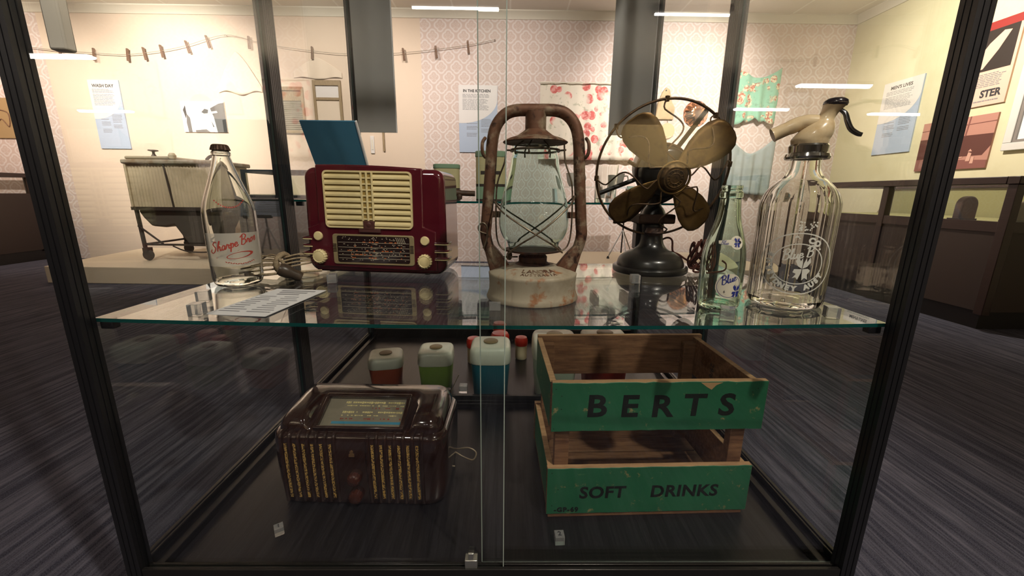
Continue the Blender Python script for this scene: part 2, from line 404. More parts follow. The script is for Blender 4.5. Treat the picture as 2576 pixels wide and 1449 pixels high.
def case(name, label, ya, yb, sliding, rear_rail):
    r = thing(name, label, 'display case', (0, 0, 0), 0)
    boxo('plinth', m_blackmat, r, CX0 + 0.03, CX1 - 0.03, ya + 0.03, yb - 0.03, 0, 0.06)
    boxo('base', m_basepanel, r, CX0 + 0.002, CX1 - 0.002, ya + 0.002, yb - 0.002, 0.06, BZ)
    for x in (CX0, CX1 - T):
        for y in (ya, yb - T):
            b = MB(); post_prof(b, x, y, 0.0, CT); b.build('post', m_black, r, smooth=0)
    e = 0.0008
    for s, x in ((1, CX0 + T), (-1, CX1 - T)):      # side rails: two thin ridges with a channel between them
        b = MB()
        for u, v, h in ((-0.0235, -0.015, RZ), (-0.011, -0.006, RZ + 0.001), (0.002, 0.017, RZ - 0.012)):
            xa, xb = sorted((x + s * u, x + s * v)); b.box(xa, xb, ya + T + e, yb - T - e, BZ - 0.02, h)
        b.build('side_rail', m_railedge, r, smooth=0, bevel=0.0012)
    for y0_, y1_, h in ((ya + 0.001, ya + 0.008, RZ), (ya + 0.015, ya + 0.021, RZ - 0.004), (yb - 0.008, yb - 0.001, rear_rail), (yb - 0.021, yb - 0.015, rear_rail - 0.004)):
        boxo('rail', m_railedge, r, CX0 + T + e, CX1 - T - e, y0_, y1_, BZ - 0.02, h, bevel=0.001)
    pane('side_glass', r, CX0 + 0.011, CX0 + 0.016, ya + T + e, yb - T - e, RZ - 0.02, CT - 0.03)
    pane('side_glass', r, CX1 - 0.016, CX1 - 0.011, ya + T + e, yb - T - e, RZ - 0.02, CT - 0.03)
    if sliding:
        pane('sliding_glass', r, CX0 + 0.012, -0.0035, ya + 0.0095, ya + 0.0135, RZ - 0.01, CT - 0.03, m_paneedge)
        pane('sliding_glass', r, -0.0425, CX1 - 0.012, ya + 0.0225, ya + 0.0265, RZ - 0.01, CT - 0.03, m_paneedge)
        for xe, ye in ((-0.0035, ya + 0.0093), (-0.0425, ya + 0.0223)): boxo('pane_edge', m_paneedge, r, xe - 0.0008, xe + 0.0008, ye - 0.0006, ye, RZ - 0.005, CT - 0.03)
        b = MB(); b.box(-0.072, -0.05, ya + 0.004, ya + 0.02, RZ - 0.012, RZ + 0.016); b.box(-0.066, -0.056, ya + 0.005, ya + 0.009, RZ + 0.016, RZ + 0.03)
        b.build('glass_clip', P('satin steel clip', (0.55, 0.55, 0.5), 0.3, 0.9), r, bevel=0.001)
    else:
        pass
    boxo('top_panel', m_pane, r, CX0 + T, CX1 - T, ya + T, yb - T, CT + 0.004, CT + 0.010)
    for a in ((CX0, CX1, ya, ya + T), (CX0, CX1, yb - T, yb), (CX0, CX0 + T, ya + T, yb - T), (CX1 - T, CX1, ya + T, yb - T)):
        boxo('top_rail', m_black, r, *a, CT, CT + 0.03)
    return r
case_a = case('display_case', 'near glass display case with black frame holding two radios, lantern, fan and green crate', Y1, Y2, True, RZ - 0.012)
case_b = case('display_case', 'rear glass display case with black frame holding the kitchen canisters', Y2 + 0.002, Y3, False, 0.175)
m_strip = P('white plastic strip', 'd9d2c6', 0.5)
for x in (CX0 + T + 0.012,):
    b = MB(); b.box(x, x + 0.024, Y1 + 0.034, Y1 + 0.05, EYE + 0.186, CT - 0.04); b.build('light_strip', m_strip, case_a, bevel=0.003)
def bracket(parent, x, y, s, z):
    b = MB(); xa, xb = sorted((x, x + s * 0.020)); b.box(xa, xb, y, y + 0.014, z - 0.0125, z - 0.0002); b.build('shelf_bracket', m_black, parent, bevel=0.002)
def shelf(name, label, ya, yb, zt, th, sagging):
    b = MB(); xa, xb = CX0 + 0.0175, CX1 - 0.0175; n = 40 if sagging else 1
    xs = [xa + (xb - xa) * k / n for k in range(n + 1)]
    zz = (lambda x: zt - sag(x)) if sagging else (lambda x: zt)
    V = [[b.bm.verts.new((x, y, zz(x) - d)) for (y, d) in ((ya, 0), (yb, 0), (yb, th), (ya, th))] for x in xs]
    for A, B in zip(V[:-1], V[1:]):
        for k in range(4):
            f = b.bm.faces.new((A[k], A[(k + 1) % 4], B[(k + 1) % 4], B[k])); f.material_index = 0 if k in (0, 2) else 1
    for E_ in (V[0], V[-1]):
        f = b.bm.faces.new(E_); f.material_index = 1
    o = b.build(name, [m_shelfglass, m_edge], None, smooth=20)
    return tag(o, label, 'shelf')
shelf('glass_shelf', 'clear green-edged glass shelf carrying the red radio, lantern, fan and bottles', Y1 + 0.0275, Y2 - 0.016, SZ, 0.006, True)
S2 = 0.783
shelf('glass_shelf', 'clear glass shelf of the rear case under the green tin and tumbler', Y2 + 0.03, Y3 - 0.03, S2, 0.006, False)
for x, s in ((CX0 + T, 1), (CX1 - T, -1)):
    for y in (Y1 + 0.010 + 0.018, Y2 - T - 0.016 + 0.009): bracket(case_a, x, y, s, SZ - 0.006 - (0.0 if True else 0))
    for y in (Y2 + 0.034, Y3 - T - 0.02): bracket(case_b, x, y, s, S2 - 0.006)
# grey panels hanging in the rear case
m_greyp = P('grey glossy panel', (0.36, 0.36, 0.35), 0.3, spec=0.6)
for xa, xb, lab in ((CX0 + T + 0.003, -0.478, 'tall grey panel hanging in the rear case behind the red radio'), (0.428, CX1 - T - 0.005, 'tall grey panel hanging in the rear case behind the fan')):
    t = thing('hanging_panel', lab, 'panel', ((xa + xb) / 2, Y3 - 0.03, 1.056)); w = (xb - xa) / 2
    boxo('board', m_greyp, t, -w, w, -0.004, 0.004, 0, CT - 1.056 - 0.03); boxo('edge_strip', m_white, t, w, w + 0.003, -0.005, 0.005, 0, CT - 1.056 - 0.03)
# ------------------------------------------------------------------ bottles
def rot_to_cam(x, y): return -math.asin(x / math.hypot(x, y))
def shell(outer, th, zb):
    inner = [(max(r - th, 0.002), z) for r, z in outer if z > zb + 0.002]
    return outer + [inner[-1]] + inner[::-1][1:] + [(inner[0][0], zb), (0, zb)]
def rad_fn(prof):
    def f(z):
        for (r0, z0), (r1, z1) in zip(prof[:-1], prof[1:]):
            if min(z0, z1) <= z <= max(z0, z1) and abs(z1 - z0) > 1e-7: return r0 + (r1 - r0) * (z - z0) / (z1 - z0)
        return prof[-1][0]
    return f
def wrap(rf, a0, z0, off, rot=0.0, mid=None):
    c, s_ = math.cos(rot), math.sin(rot)
    def f(co):
        u, v = co.x * c - co.y * s_, co.x * s_ + co.y * c
        r = rf(z0 + v); a = a0 + u / (mid or r); r += off + co.z
        return (r * math.sin(a), -r * math.cos(a), z0 + v)
    return f
def patch(poly, rf, a0, z0, off, rings=6):
    """filled star-shaped patch (outline in u,v about 0,0) wrapped on the bottle"""
    b = MB(); f = wrap(rf, a0, z0, off); n = len(poly)
    c = b.bm.verts.new(f(Vector((0, 0, 0)))); prev = None
    for k in range(1, rings + 1):
        ring = [b.bm.verts.new(f(Vector((u * k / rings, v * k / rings, 0)))) for u, v in poly]
        for i in range(n):
            j = (i + 1) % n
            if prev is None: b.bm.faces.new((c, ring[i], ring[j]))
            else: b.bm.faces.new((prev[i], ring[i], ring[j], prev[j]))
        prev = ring
    return b
def circ(r, n=40, jag=0.0): return [(r * (1 + jag * (rnd.random() - .5)) * math.cos(2 * PI * k / n), r * (1 + jag * (rnd.random() - .5)) * math.sin(2 * PI * k / n)) for k in range(n)]
def bow_shapes(s):
    """ribbon bow: two loops up, two tails down, knot"""
    L = [(0, 0), (-.30, .20), (-.50, .62), (-.30, .95), (-.14, .60), (-.03, .92), (.02, .4)]
    Rr = [(0, 0), (.05, .45), (.20, .90), (.28, .55), (.46, .98), (.55, .55), (.32, .18)]
    A = [(0, 0), (-.52, -.02), (-.60, -.30), (-.30, -.34), (-.58, -.80), (-.34, -.70), (-.20, -.92), (-.02, -.3)]
    B = [(0, 0), (.02, -.4), (.06, -.95), (.24, -.72), (.48, -.86), (.40, -.42), (.58, -.10), (.4, .06)]
    return [[(u * s, v * s) for u, v in q] for q in (L, Rr, A, B)]
def bow(name, mat, parent, rf, a0, z0, off, s, gap=0.03):
    b = MB(); f = wrap(rf, a0, z0, off)
    for q, (dx, dz) in zip(bow_shapes(s), ((-gap, gap), (gap, gap), (-gap, -gap), (gap, -gap))):
        cx = sum(p[0] for p in q) / len(q); cz = sum(p[1] for p in q) / len(q)
        c = b.bm.verts.new(f(Vector((cx + dx * s, cz + dz * s, 0)))); vs = [b.bm.verts.new(f(Vector((u + dx * s, v + dz * s, 0)))) for u, v in q]
        for i in range(len(vs)): b.bm.faces.new((c, vs[i], vs[(i + 1) % len(vs)]))
    return b.build(name, mat, parent, smooth=0)

GLYPH = {'S': (1.7, [[(1.5, 2.0), (1.0, 2.35), (.5, 1.9), (.8, 1.4), (1.2, .8), (.9, .1), (.3, -.1), (-.2, .4), (.1, .8)]]), 'h': (1.0, [[(0, 0), (.1, 1.2), (.35, 2.1), (.5, 2.2), (.4, 1.7), (.05, .5)], [(.05, .5), (.4, 1.0), (.6, .9), (.6, .3), (.75, 0), (.95, .2)]]),
 'a': (1.0, [[(.7, .85), (.4, 1), (.1, .6), (.15, .1), (.4, 0), (.7, .5), (.75, .95), (.7, .3), (.8, 0), (1.0, .2)]]), 'r': (0.9, [[(0, .2), (.25, 1.05), (.35, .85), (.6, .9), (.6, .3), (.75, 0), (.9, .2)]]), 'p': (0.95, [[(.0, .5), (.25, 1.1), (.1, -.9)], [(.2, .6), (.5, 1), (.75, .7), (.6, .1), (.2, .1)]]),
 'e': (0.85, [[(.1, .45), (.55, .6), (.5, .95), (.25, 1), (.05, .5), (.25, .02), (.6, .1), (.85, .35)]]), 'B': (1.45, [[(.2, 0), (.4, 2.2)], [(-.1, 1.8), (.6, 2.4), (1.2, 2.0), (1.0, 1.4), (.45, 1.2), (1.15, 1.0), (1.15, .3), (.6, -.05), (.1, .2)]]),
 'o': (0.95, [[(.4, 1), (.05, .6), (.2, .02), (.55, .2), (.6, .75), (.4, 1), (.6, .85), (.95, .95)]]), 's': (0.8, [[(.0, .2), (.4, 1.1), (.55, .6), (.5, .1), (.15, 0)]]), 'l': (0.65, [[(0, .2), (.35, 1.6), (.45, 2.2), (.25, 2.0), (.15, .6), (.35, 0), (.65, .3)]]),
 'u': (1.05, [[(0, .8), (.15, 1), (.1, .3), (.3, 0), (.65, .5), (.75, 1), (.7, .3), (.85, 0), (1.05, .2)]])}
def script(b, word, sc, w, fn, slant):
    """handwriting drawn as flat ribbons"""
    tot = sum(GLYPH[c][0] if c != ' ' else 0.5 for c in word); x = -tot / 2
    for c in word:
        if c == ' ': x += 0.5; continue
        adv, strokes = GLYPH[c]
        for st in strokes:
            pts = catmull([Vector(((x + px + slant * py) * sc, py * sc, 0)) for px, py in st], 5); prev = None
            for i, p in enumerate(pts):
                d = (pts[min(i + 1, len(pts) - 1)] - pts[max(i - 1, 0)]).normalized(); n = Vector((-d.y, d.x, 0)) * (w * (0.55 + 0.45 * abs(d.y)))
                cur = (b.bm.verts.new(fn(p + n)), b.bm.verts.new(fn(p - n)))
                if prev: b.bm.faces.new((prev[0], prev[1], cur[1], cur[0]))
                prev = cur
        x += adv
# red lettered soft drink bottle
m_capbrown = P('rusty crown cap', (0.05, 0.022, 0.014), 0.5, 0.5, c2=(0.10, 0.05, 0.03), sc=80)
m_redprint = P('red enamel print', 'b4463a', 0.55); m_frostband = FROST('worn frosted band', 'd8d2c6', 0.62)
bx, by = -0.585, 0.866
R, Hb = 0.0485, 0.287
t = thing('glass_bottle', 'clear glass soft drink bottle with red lettering and brown crown cap', 'bottle', (bx, by, sz(bx) + 0.0004), rot_to_cam(bx, by))
bp = smoothprof([(0.030, 0.0), (0.040, 0.002), (0.0462, 0.012), (0.0475, 0.03), (0.0485, 0.08), (0.0485, 0.145), (0.0462, 0.166), (0.0405, 0.186), (0.0315, 0.212), (0.0230, 0.238), (0.0172, 0.258), (0.0152, 0.266), (0.0168, 0.268), (0.0170, 0.273), (0.0148, 0.276), (0.0132, 0.284)], 4)
bp = [(0, 0.004), (0.022, 0.003)] + bp
b = MB(); b.lathe(shell(bp, 0.0036, 0.008), 56); b.build('bottle_body', m_clear, t, smooth=60)
b = MB(); b.lathe([(0, 0.2885), (0.0125, 0.2885), (0.0150, 0.2865), (0.0166, 0.280), (0.0172, 0.2775), (0.0155, 0.2775), (0.0138, 0.2845), (0, 0.2845)], 84, mod=lambda a, r, z: 1 + (0.045 * math.cos(21 * a) if (z < 0.284 and r > 0.0154) else 0)); b.build('crown_cap', m_capbrown, t)
rf = rad_fn(bp[2:])
b = MB(); b.grid(lambda u, v: wrap(rf, 0.0, 0.0, 0.0003)(Vector(((u - .5) * 0.116, 0.046 + v * 0.068, 0))), 40, 6); b.build('frosted_band', m_frostband, t)
b = MB(); script(b, 'Sharpe Bros', 0.0083, 0.00125, wrap(rf, 0.0, 0.086, 0.0006, 0.27), 0.35); b.build('lettering', m_redprint, t, smooth=0)
b = MB(); f = wrap(rf, 0.18, 0.069, 0.0006, 0.16)
for k in range(40):      # long oval loop with a swelling right side
    a0_, a1_ = 2 * PI * k / 40, 2 * PI * (k + 1) / 40; q = []
    for a in (a0_, a1_):
        w = 0.0009 + 0.0022 * max(0, math.cos(a))
        q.append((a, w))
    pts = [(0.025 * math.cos(q[0][0]), 0.0065 * math.sin(q[0][0])), (0.025 * math.cos(q[1][0]), 0.0065 * math.sin(q[1][0])), ((0.025 - 2 * q[1][1]) * math.cos(q[1][0]), (0.0065 - q[1][1]) * math.sin(q[1][0])), ((0.025 - 2 * q[0][1]) * math.cos(q[0][0]), (0.0065 - q[0][1]) * math.sin(q[0][0]))]
    b.fan([f(Vector((*p, 0))) for p in pts])
f2 = wrap(rf, -0.5, 0.070, 0.0006, 0.24)
b.fan([f2(Vector((*p, 0))) for p in ((-0.012, -0.004), (0.03, 0.0005), (0.034, 0.002), (0.0, -0.0005), (-0.012, -0.0022))])
for k in range(13):      # leaf spray under the oval
    u = -0.02 + 0.0042 * k; z = 0.0555 - 0.0045 * math.sin(PI * k / 12)
    g = wrap(rf, 0.05 + u / 0.0485, z, 0.0006, 0.5 if k % 2 else -0.5); b.fan([g(Vector((*p, 0))) for p in ((-0.0026, 0), (0, 0.0011), (0.0026, 0), (0, -0.0011))])
b.build('swash_ornament', m_redprint, t, smooth=0)
b = MB()
for k in range(15):      # worn arc of small print on the shoulder
    u = -0.026 + 0.0037 * k; z = 0.172 - 0.007 * (1 - ((k - 7) / 7) ** 2); g = wrap(rf, 0.05, z, 0.0006, 0.25 * (k - 7) / 7)
    w = 0.0012 + 0.0005 * rnd.random()
    b.fan([g(Vector((u + p[0], p[1], 0))) for p in ((-w, -0.0014), (w, -0.0014), (w * 0.6, 0.0016), (-w, 0.0010))])
b.build('shoulder_print', m_redprint, t, smooth=0)

# green bow bottle
m_label = P('aged cream label', 'ded6c4', 0.7, c2='b9ad94', sc=90, lo=0.62, hi=0.72); m_blue = P('blue print', (0.016, 0.028, 0.22), 0.5)
gx, gy = 0.392, 0.722
t = thing('glass_bottle', 'pale green glass soda bottle with cream labels and a blue bow', 'bottle', (gx, gy, sz(gx) + 0.0004), rot_to_cam(gx, gy))
gp = smoothprof([(0.027, 0.0), (0.0325, 0.002), (0.0352, 0.010), (0.0362, 0.03), (0.0368, 0.07), (0.0362, 0.092), (0.0335, 0.112), (0.0275, 0.135), (0.0215, 0.156), (0.0183, 0.176), (0.0170, 0.190), (0.0165, 0.196), (0.0185, 0.199), (0.0187, 0.206), (0.0165, 0.209), (0.0165, 0.2125), (0.0172, 0.215), (0.0165, 0.2185)], 4)
gp = [(0, 0.005), (0.02, 0.004)] + gp
b = MB(); b.lathe(shell(gp, 0.0038, 0.009), 56); b.build('bottle_body', m_green, t, smooth=60)
rf = rad_fn(gp[2:])
patch([(u, v) for u, v in circ(0.0225, 48, 0.03) if u < 0.021], rf, 0.42, 0.046, 0.0004).build('body_label', m_label, t)
b = MB()
for k in range(36):
    if 0.16 < k / 36 < 0.32: continue
    a0_, a1_ = 2 * PI * k / 36, 2 * PI * (k + 1) / 36; f = wrap(rf, 0.42, 0.046, 0.0006)
    b.fan([f(Vector((r * math.cos(a), r * math.sin(a), 0))) for r, a in ((0.0203, a0_), (0.0203, a1_), (0.0197, a1_), (0.0197, a0_))])
b.build('label_ring', m_blue, t, smooth=0)
b = MB(); script(b, 'Blue', 0.0065, 0.0009, wrap(rf, 0.40, 0.0525, 0.0007, 0.38), 0.25); b.build('lettering', m_blue, t, smooth=0)
bow('blue_bow', m_blue, t, rf, 0.78, 0.037, 0.0007, 0.0125)
text('small_print', m_ink, t, '6', 0.0065, wrap(rf, 0.22, 0.036, 0.0007), ext=0.0001)
text('embossed_base_print', m_green, t, 'PROPERTY OF', 0.0058, wrap(rf, -0.1, 0.0115, 0.0001), ext=0.0003, spacing=1.25)
nl = [(0.0115 * math.cos(a), 0.0115 * math.sin(a)) for a in [math.radians(-150 + 300 * k / 20) for k in range(21)]]
b = MB(); f = wrap(rf, 0.62, 0.122, 0.0004)
c0 = b.bm.verts.new(f(Vector((0, 0, 0)))); vs = [b.bm.verts.new(f(Vector((u, v, 0)))) for u, v in nl]
for i in range(20): b.bm.faces.new((c0, vs[i], vs[i + 1]))
band = [(-0.004 - 0.0032 * k, 0.0058 - 0.0004 * k) for k in range(9)]
for k in range(8):
    (u0, h0), (u1, h1) = band[k], band[k + 1]; b.fan([f(Vector((*p, 0))) for p in ((u0, -h0), (u1, -h1), (u1, h1), (u0, h0))])
b.build('neck_label', m_label, t)
bow('neck_bow', m_blue, t, rf, 0.62, 0.122, 0.0007, 0.009)
b = MB(); script(b, 'Blue', 0.0030, 0.00035, wrap(rf, 0.62 - 0.0185 / 0.029, 0.1185, 0.0006), 0.3); b.build('neck_lettering', m_blue, t, smooth=0)

# soda siphon
m_cream_pl = P('aged cream plastic', 'e0c8a2', 0.25, coat=0.4, c2='d0b48a', sc=40); m_blackpl = P('black glossy plastic', (0.015, 0.01, 0.014), 0.2, coat=0.5)
m_chrome = P('chrome', (0.62, 0.62, 0.60), 0.12, 1.0); m_chromedark = P('dark chrome lever', (0.16, 0.16, 0.17), 0.18, 1.0); m_etch = FROST('etched glass', 'eeece2', 0.85)
hx, hy = 0.528, 0.742
t = thing('soda_siphon', 'fluted clear glass soda siphon with cream spout head and etched round emblem', 'siphon', (hx, hy, sz(hx) + 0.0004), rot_to_cam(hx, hy))
sp = smoothprof([(0.045, 0.0), (0.056, 0.002), (0.0610, 0.010), (0.0618, 0.03), (0.0618, 0.10), (0.0618, 0.174), (0.0602, 0.191), (0.0535, 0.208), (0.0415, 0.222), (0.0310, 0.232), (0.0256, 0.242), (0.0242, 0.254), (0.0235, 0.268)], 4)
sp = [(0, 0.008), (0.035, 0.006)] + sp
def flute(a, r, z):
    k = max(0.0, min(1.0, (r - 0.036) / 0.02)) * (1 if z < 0.2 else 0.5)
    return 1 + 0.030 * k * abs(math.cos(8 * a)) - 0.018 * k
b = MB(); b.lathe(shell(sp, 0.0052, 0.014), 128, mod=flute); b.build('bottle_body', m_syph, t, smooth=75)
rf0 = rad_fn(sp[2:]); rf = lambda z: rf0(z) * 1.009
b = MB(); b.tube([(0, 0, 0.02), (0, 0, 0.27)], 0.0035, 10); b.build('siphon_tube', m_clear, t)
b = MB(); b.lathe([(0.0228, 0.262), (0.033, 0.262), (0.0345, 0.266), (0.033, 0.271), (0.0295, 0.273), (0.0305, 0.284), (0.0285, 0.287), (0, 0.287)], 40); b.build('collar', m_chrome, t)
b = MB(); b.lathe(smoothprof([(0.0270, 0.2865), (0.0285, 0.295), (0.0270, 0.306), (0.0215, 0.317), (0.0145, 0.326), (0.0128, 0.334), (0.0140, 0.341), (0.0165, 0.348), (0.0165, 0.351), (0.0, 0.352)], 4), 32)
for v in b.bm.verts: v.co.x += max(0, v.co.z - 0.295) * 0.50
b.tube(catmull([(0.006, -0.002, 0.322), (-0.014, -0.006, 0.323), (-0.034, -0.012, 0.315), (-0.056, -0.018, 0.304)], 5), [0.0135] * 5 + [0.0125] * 5 + [0.0115] * 5 + [0.0125], 14)
b.build('spout_head', m_cream_pl, t, smooth=60)
b = MB(); b.lathe([(0.0165, 0.3475), (0.0178, 0.350), (0.0172, 0.355), (0.012, 0.3590), (0, 0.3600)], 32)
for v in b.bm.verts: v.co.x += 0.0275
b.build('head_cap', m_blackpl, t, smooth=60)
b = MB(); b.tube(catmull([(0.036, 0.002, 0.341), (0.043, 0.001, 0.334), (0.0475, 0.0, 0.322), (0.054, 0.0, 0.309), (0.064, 0.0, 0.301), (0.070, 0.0, 0.299)], 5), [0.0032 + 0.0012 * math.sin(PI * k / 25) for k in range(26)], 10, flat=1.5); b.build('lever', m_chromedark, t, smooth=60)
b = MB(); a0 = 0.20; zc = 0.084
for r0, r1 in ((0.0520, 0.0540), (0.0340, 0.0357)):
    for k in range(64):
        aa, ab = 2 * PI * k / 64, 2 * PI * (k + 1) / 64; f = wrap(rf, a0, zc, 0.0006, mid=0.0618 / 1.1); b.fan([f(Vector((r * math.cos(a), r * math.sin(a), 0))) for r, a in ((r0, aa), (r1, aa), (r1, ab), (r0, ab))])
b.build('etched_rings', m_etch, t, smooth=0)
def ringtext(name, s, r, start, step, size, flip=False):
    for k, ch in enumerate(s): 
        if ch == ' ': continue
        th = math.radians(start + step * k); u, v = r * math.cos(th), r * math.sin(th); rot = th - PI / 2 + (PI if flip else 0)
        f0 = wrap(rf, a0, zc, 0.0007, mid=0.0618); c, s_ = math.cos(rot), math.sin(rot)
        yield textmesh(ch, size * 1.15, bold=0.0009, ext=0.0001), (lambda co, u=u, v=v, c=c, s_=s_: f0(Vector((u + co.x * c - co.y * s_, v + co.x * s_ + co.y * c, co.z))))
for args in (('& CO.', 0.0435, 98, -14, 0.0115, False), ('RUE', 0.0435, 194, -16, 0.0105, False), ('SYDNEY AUST', 0.0437, 207, 12.5, 0.0105, True)):
    b = MB()
    for me, f in ringtext('x', *args): b.add(me, f)
    b.build('etched_lettering', m_etch, t, smooth=0)

b = MB(); script(b, 'Blue B', 0.0078, 0.0012, wrap(rf, a0 - 0.02, zc + 0.010, 0.0007, 0.22, mid=0.0618), 0.3); b.build('etched_name', m_etch, t, smooth=0)
bow('etched_bow', m_etch, t, rf, a0 + 0.12, zc - 0.008, 0.0007, 0.021, 0.02)
b = MB()
for k in range(26):      # small ornament above the ring
    u = 0.026 * (rnd.random() - .5); v = 0.058 + 0.016 * rnd.random(); f = wrap(rf, a0 + 0.1, zc, 0.0006, mid=0.0618); s_ = 0.0016
    b.fan([f(Vector((u + s_ * math.cos(q), v + s_ * math.sin(q), 0))) for q in (0.3, 1.5, 2.8, 4.1, 5.2)])
b.build('etched_ornament', m_etch, t, smooth=0)
# ------------------------------------------------------------------ red mantel radio
m_maroon = P('glossy maroon plastic', (0.085, 0.006, 0.014), 0.13, coat=0.6, c2=(0.11, 0.010, 0.018), sc=4)
m_creamp = P('cream plastic grille', 'ead8a4', 0.4, c2='e0cc94', sc=8); m_tan = P('tan grille backing', '9c8346', 0.6)
m_badge = P('brown badge', (0.09, 0.03, 0.025), 0.4); m_dialdark = P('dark dial glass', (0.020, 0.008, 0.008), 0.15, coat=0.5)
m_goldtrim = P('pale gold trim', 'b9a880', 0.3, 0.5); m_dialw = P('dial white print', 'd8cdb4', 0.6); m_dialo = P('dial orange print', 'b55a20', 0.6)
Kp = 0.0002034
def rc(px, py): return ((px - 937) * Kp, (1330 - py) * Kp)
def rbox(b, x0, y0, x1, y1, ya, yb, mi=0):
    (xa, za), (xb, zb) = rc(x0, y1), rc(x1, y0); return b.box(xa, xb, ya, yb, za, zb, mi=mi)
rx, ry = -0.3265, 0.996
RED = thing('mantel_radio', 'glossy maroon plastic radio with cream louvred grille on glass shelf', 'radio', (rx, ry, sz(rx) + 0.0045), math.radians(-4.0)); RED.rotation_euler.y = 0.0124
def arch(p, w, h):   # gently domed top edge
    x, z = p; return (x, z - 0.010 * (x / w) ** 2 * max(0, (z - h * 0.5) / (h * 0.5)))
outl = [arch(p, 0.178, 0.261) for p in rrect(-0.1765, 0.1765, 0, 0.261, [0.024, 0.024, 0.032, 0.030], 8)]
outl = [(x * (1 - 0.03 * (z / 0.261)), z) for x, z in outl]
b = MB(); b.prism(outl, 0, 0.165); b.build('cabinet', m_maroon, RED, bevel=0.014, seg=4)
b = MB(); pts = [rc(265, 48), rc(255, 735), rc(110, 790), rc(150, 1260), rc(1700, 1285), rc(1690, 800), rc(1535, 745), rc(1540, 82)]
pts = [(x, z - (0.002 if z > 0.2 else 0)) for x, z in pts]
top = [rc(265 + (1540 - 265) * k / 12, 66 - 20 * math.sin(PI * (k / 12 * 0.62 + 0.22)) + 22 * (k / 12) ** 2) for k in range(12, -1, -1)]
b.prism(pts[1:7] + [p for p in top], -0.0045, 0.01); b.build('front_panel', m_maroon, RED, bevel=0.004, seg=3)
boxo('back_chassis', P('dark radio back', (0.02, 0.016, 0.014), 0.6), RED, -0.15, 0.15, 0.150, 0.190, 0.015, 0.215, bevel=0.01)
G = MB(); (xa, za), (xb, zb) = rc(355, 778), rc(1416, 115)
outer = rrect(xa, xb, za, zb, 0.011, 6); inner = rrect(xa + 0.0042, xb - 0.0042, za + 0.0042, zb - 0.0042, 0.007, 6); n = len(outer)
for k in range(n):
    j = (k + 1) % n
    q = [G.bm.verts.new(v) for v in ((outer[k][0], -0.0085, outer[k][1]), (outer[j][0], -0.0085, outer[j][1]), (inner[j][0], -0.0085, inner[j][1]), (inner[k][0], -0.0085, inner[k][1]))]; G.bm.faces.new(q)
    for ring in (outer, inner):
        q = [G.bm.verts.new(v) for v in ((ring[k][0], -0.0085, ring[k][1]), (ring[j][0], -0.0085, ring[j][1]), (ring[j][0], -0.003, ring[j][1]), (ring[k][0], -0.003, ring[k][1]))]; G.bm.faces.new(q)
bmesh.ops.remove_doubles(G.bm, verts=G.bm.verts[:], dist=1e-6)
grille = G.build('grille', m_creamp, RED, smooth=30)
b = MB(); b.prism(rrect(xa + 0.001, xb - 0.001, za + 0.001, zb - 0.001, 0.009, 6), -0.0052, -0.0046); b.build('grille_backing', m_tan, grille)
for k in range(9):       # louvres: sloping blades with a square lower lip
    yc = 196 + k * 67.5
    for xs, xe in ((372, 818), (955, 1400)):
        (x0, z0), (x1, z1) = rc(xs, yc + 9), rc(xe, yc - 12); m = MB()
        m.prism([(-0.0054, z1 + 0.0055), (-0.0088, z1), (-0.0088, z0), (-0.0054, z0)], x0, x1, lambda x, y, z: (y, x, z)); m.build('louvre', m_creamp, grille, smooth=0)
for xm in (816, 881, 946):
    m = MB(); rbox(m, xm - 11, 130, xm + 11, 690, -0.0092, -0.005); m.build('centre_bar', m_creamp, grille, bevel=0.0006)
for k in range(8):
    m = MB(); rbox(m, 820, 196 + k * 67.5 - 9, 942, 196 + k * 67.5 + 9, -0.0078, -0.005); m.build('cross_bar', m_creamp, grille, smooth=0)
b = MB(); rbox(b, 820, 690, 952, 790, -0.0112, -0.004); rbox(b, 760, 785, 1022, 826, -0.0105, -0.004)
b.lathe([(0, 0.0005), (0.006, 0.0), (0.008, -0.0015)], 24, M=Matrix.Translation((rc(886, 735)[0], -0.0115, rc(886, 735)[1])) @ Matrix.Rotation(PI / 2, 4, 'X')); b.build('badge', m_badge, RED, bevel=0.001)
b = MB(); (xa, za), (xb, zb) = rc(420, 1218), rc(1420, 852); b.prism(rrect(xa, xb, za, zb, 0.007), -0.0075, -0.002); dial = b.build('tuning_dial', m_goldtrim, RED, bevel=0.001)
b = MB(); (xa, za), (xb, zb) = rc(478, 1192), rc(1366, 872); b.prism(rrect(xa, xb, za, zb, 0.005), -0.0085, -0.007); b.build('dial_glass', m_dialdark, dial)
b = MB()
for yy in (950, 1008, 1060, 1103, 1142): rbox(b, 490, yy - 1.6, 1362, yy + 1.6, -0.0089, -0.0085)
for yy in (965, 1020, 1070, 1115, 1150):
    for k in range(9): rbox(b, 905 + k * 9, yy - 5 + abs(k - 4), 909 + k * 9, yy + 5 - abs(k - 4), -0.0089, -0.0085)
for _ in range(110):
    x = rnd.uniform(520, 1330); y = rnd.choice((885, 900, 915, 970, 985, 1025, 1040, 1075, 1090, 1120, 1160)); rbox(b, x, y - 3, x + rnd.uniform(8, 15), y + 3, -0.0089, -0.0085)
for k in range(5):
    for j in range(5): rbox(b, 1200 + k * 22 + j * 5, 885 + j * 13, 1210 + k * 22 + j * 5, 892 + j * 13, -0.0089, -0.0085)
b.build('dial_print', m_dialw, dial, smooth=0)
b = MB()
for _ in range(46):
    x = rnd.uniform(600, 1320); y = rnd.choice((942, 998, 1048, 1095, 1133)); rbox(b, x, y - 6, x + rnd.uniform(12, 26), y + 6, -0.00895, -0.0085)
b.build('dial_orange_print', m_dialo, dial, smooth=0)
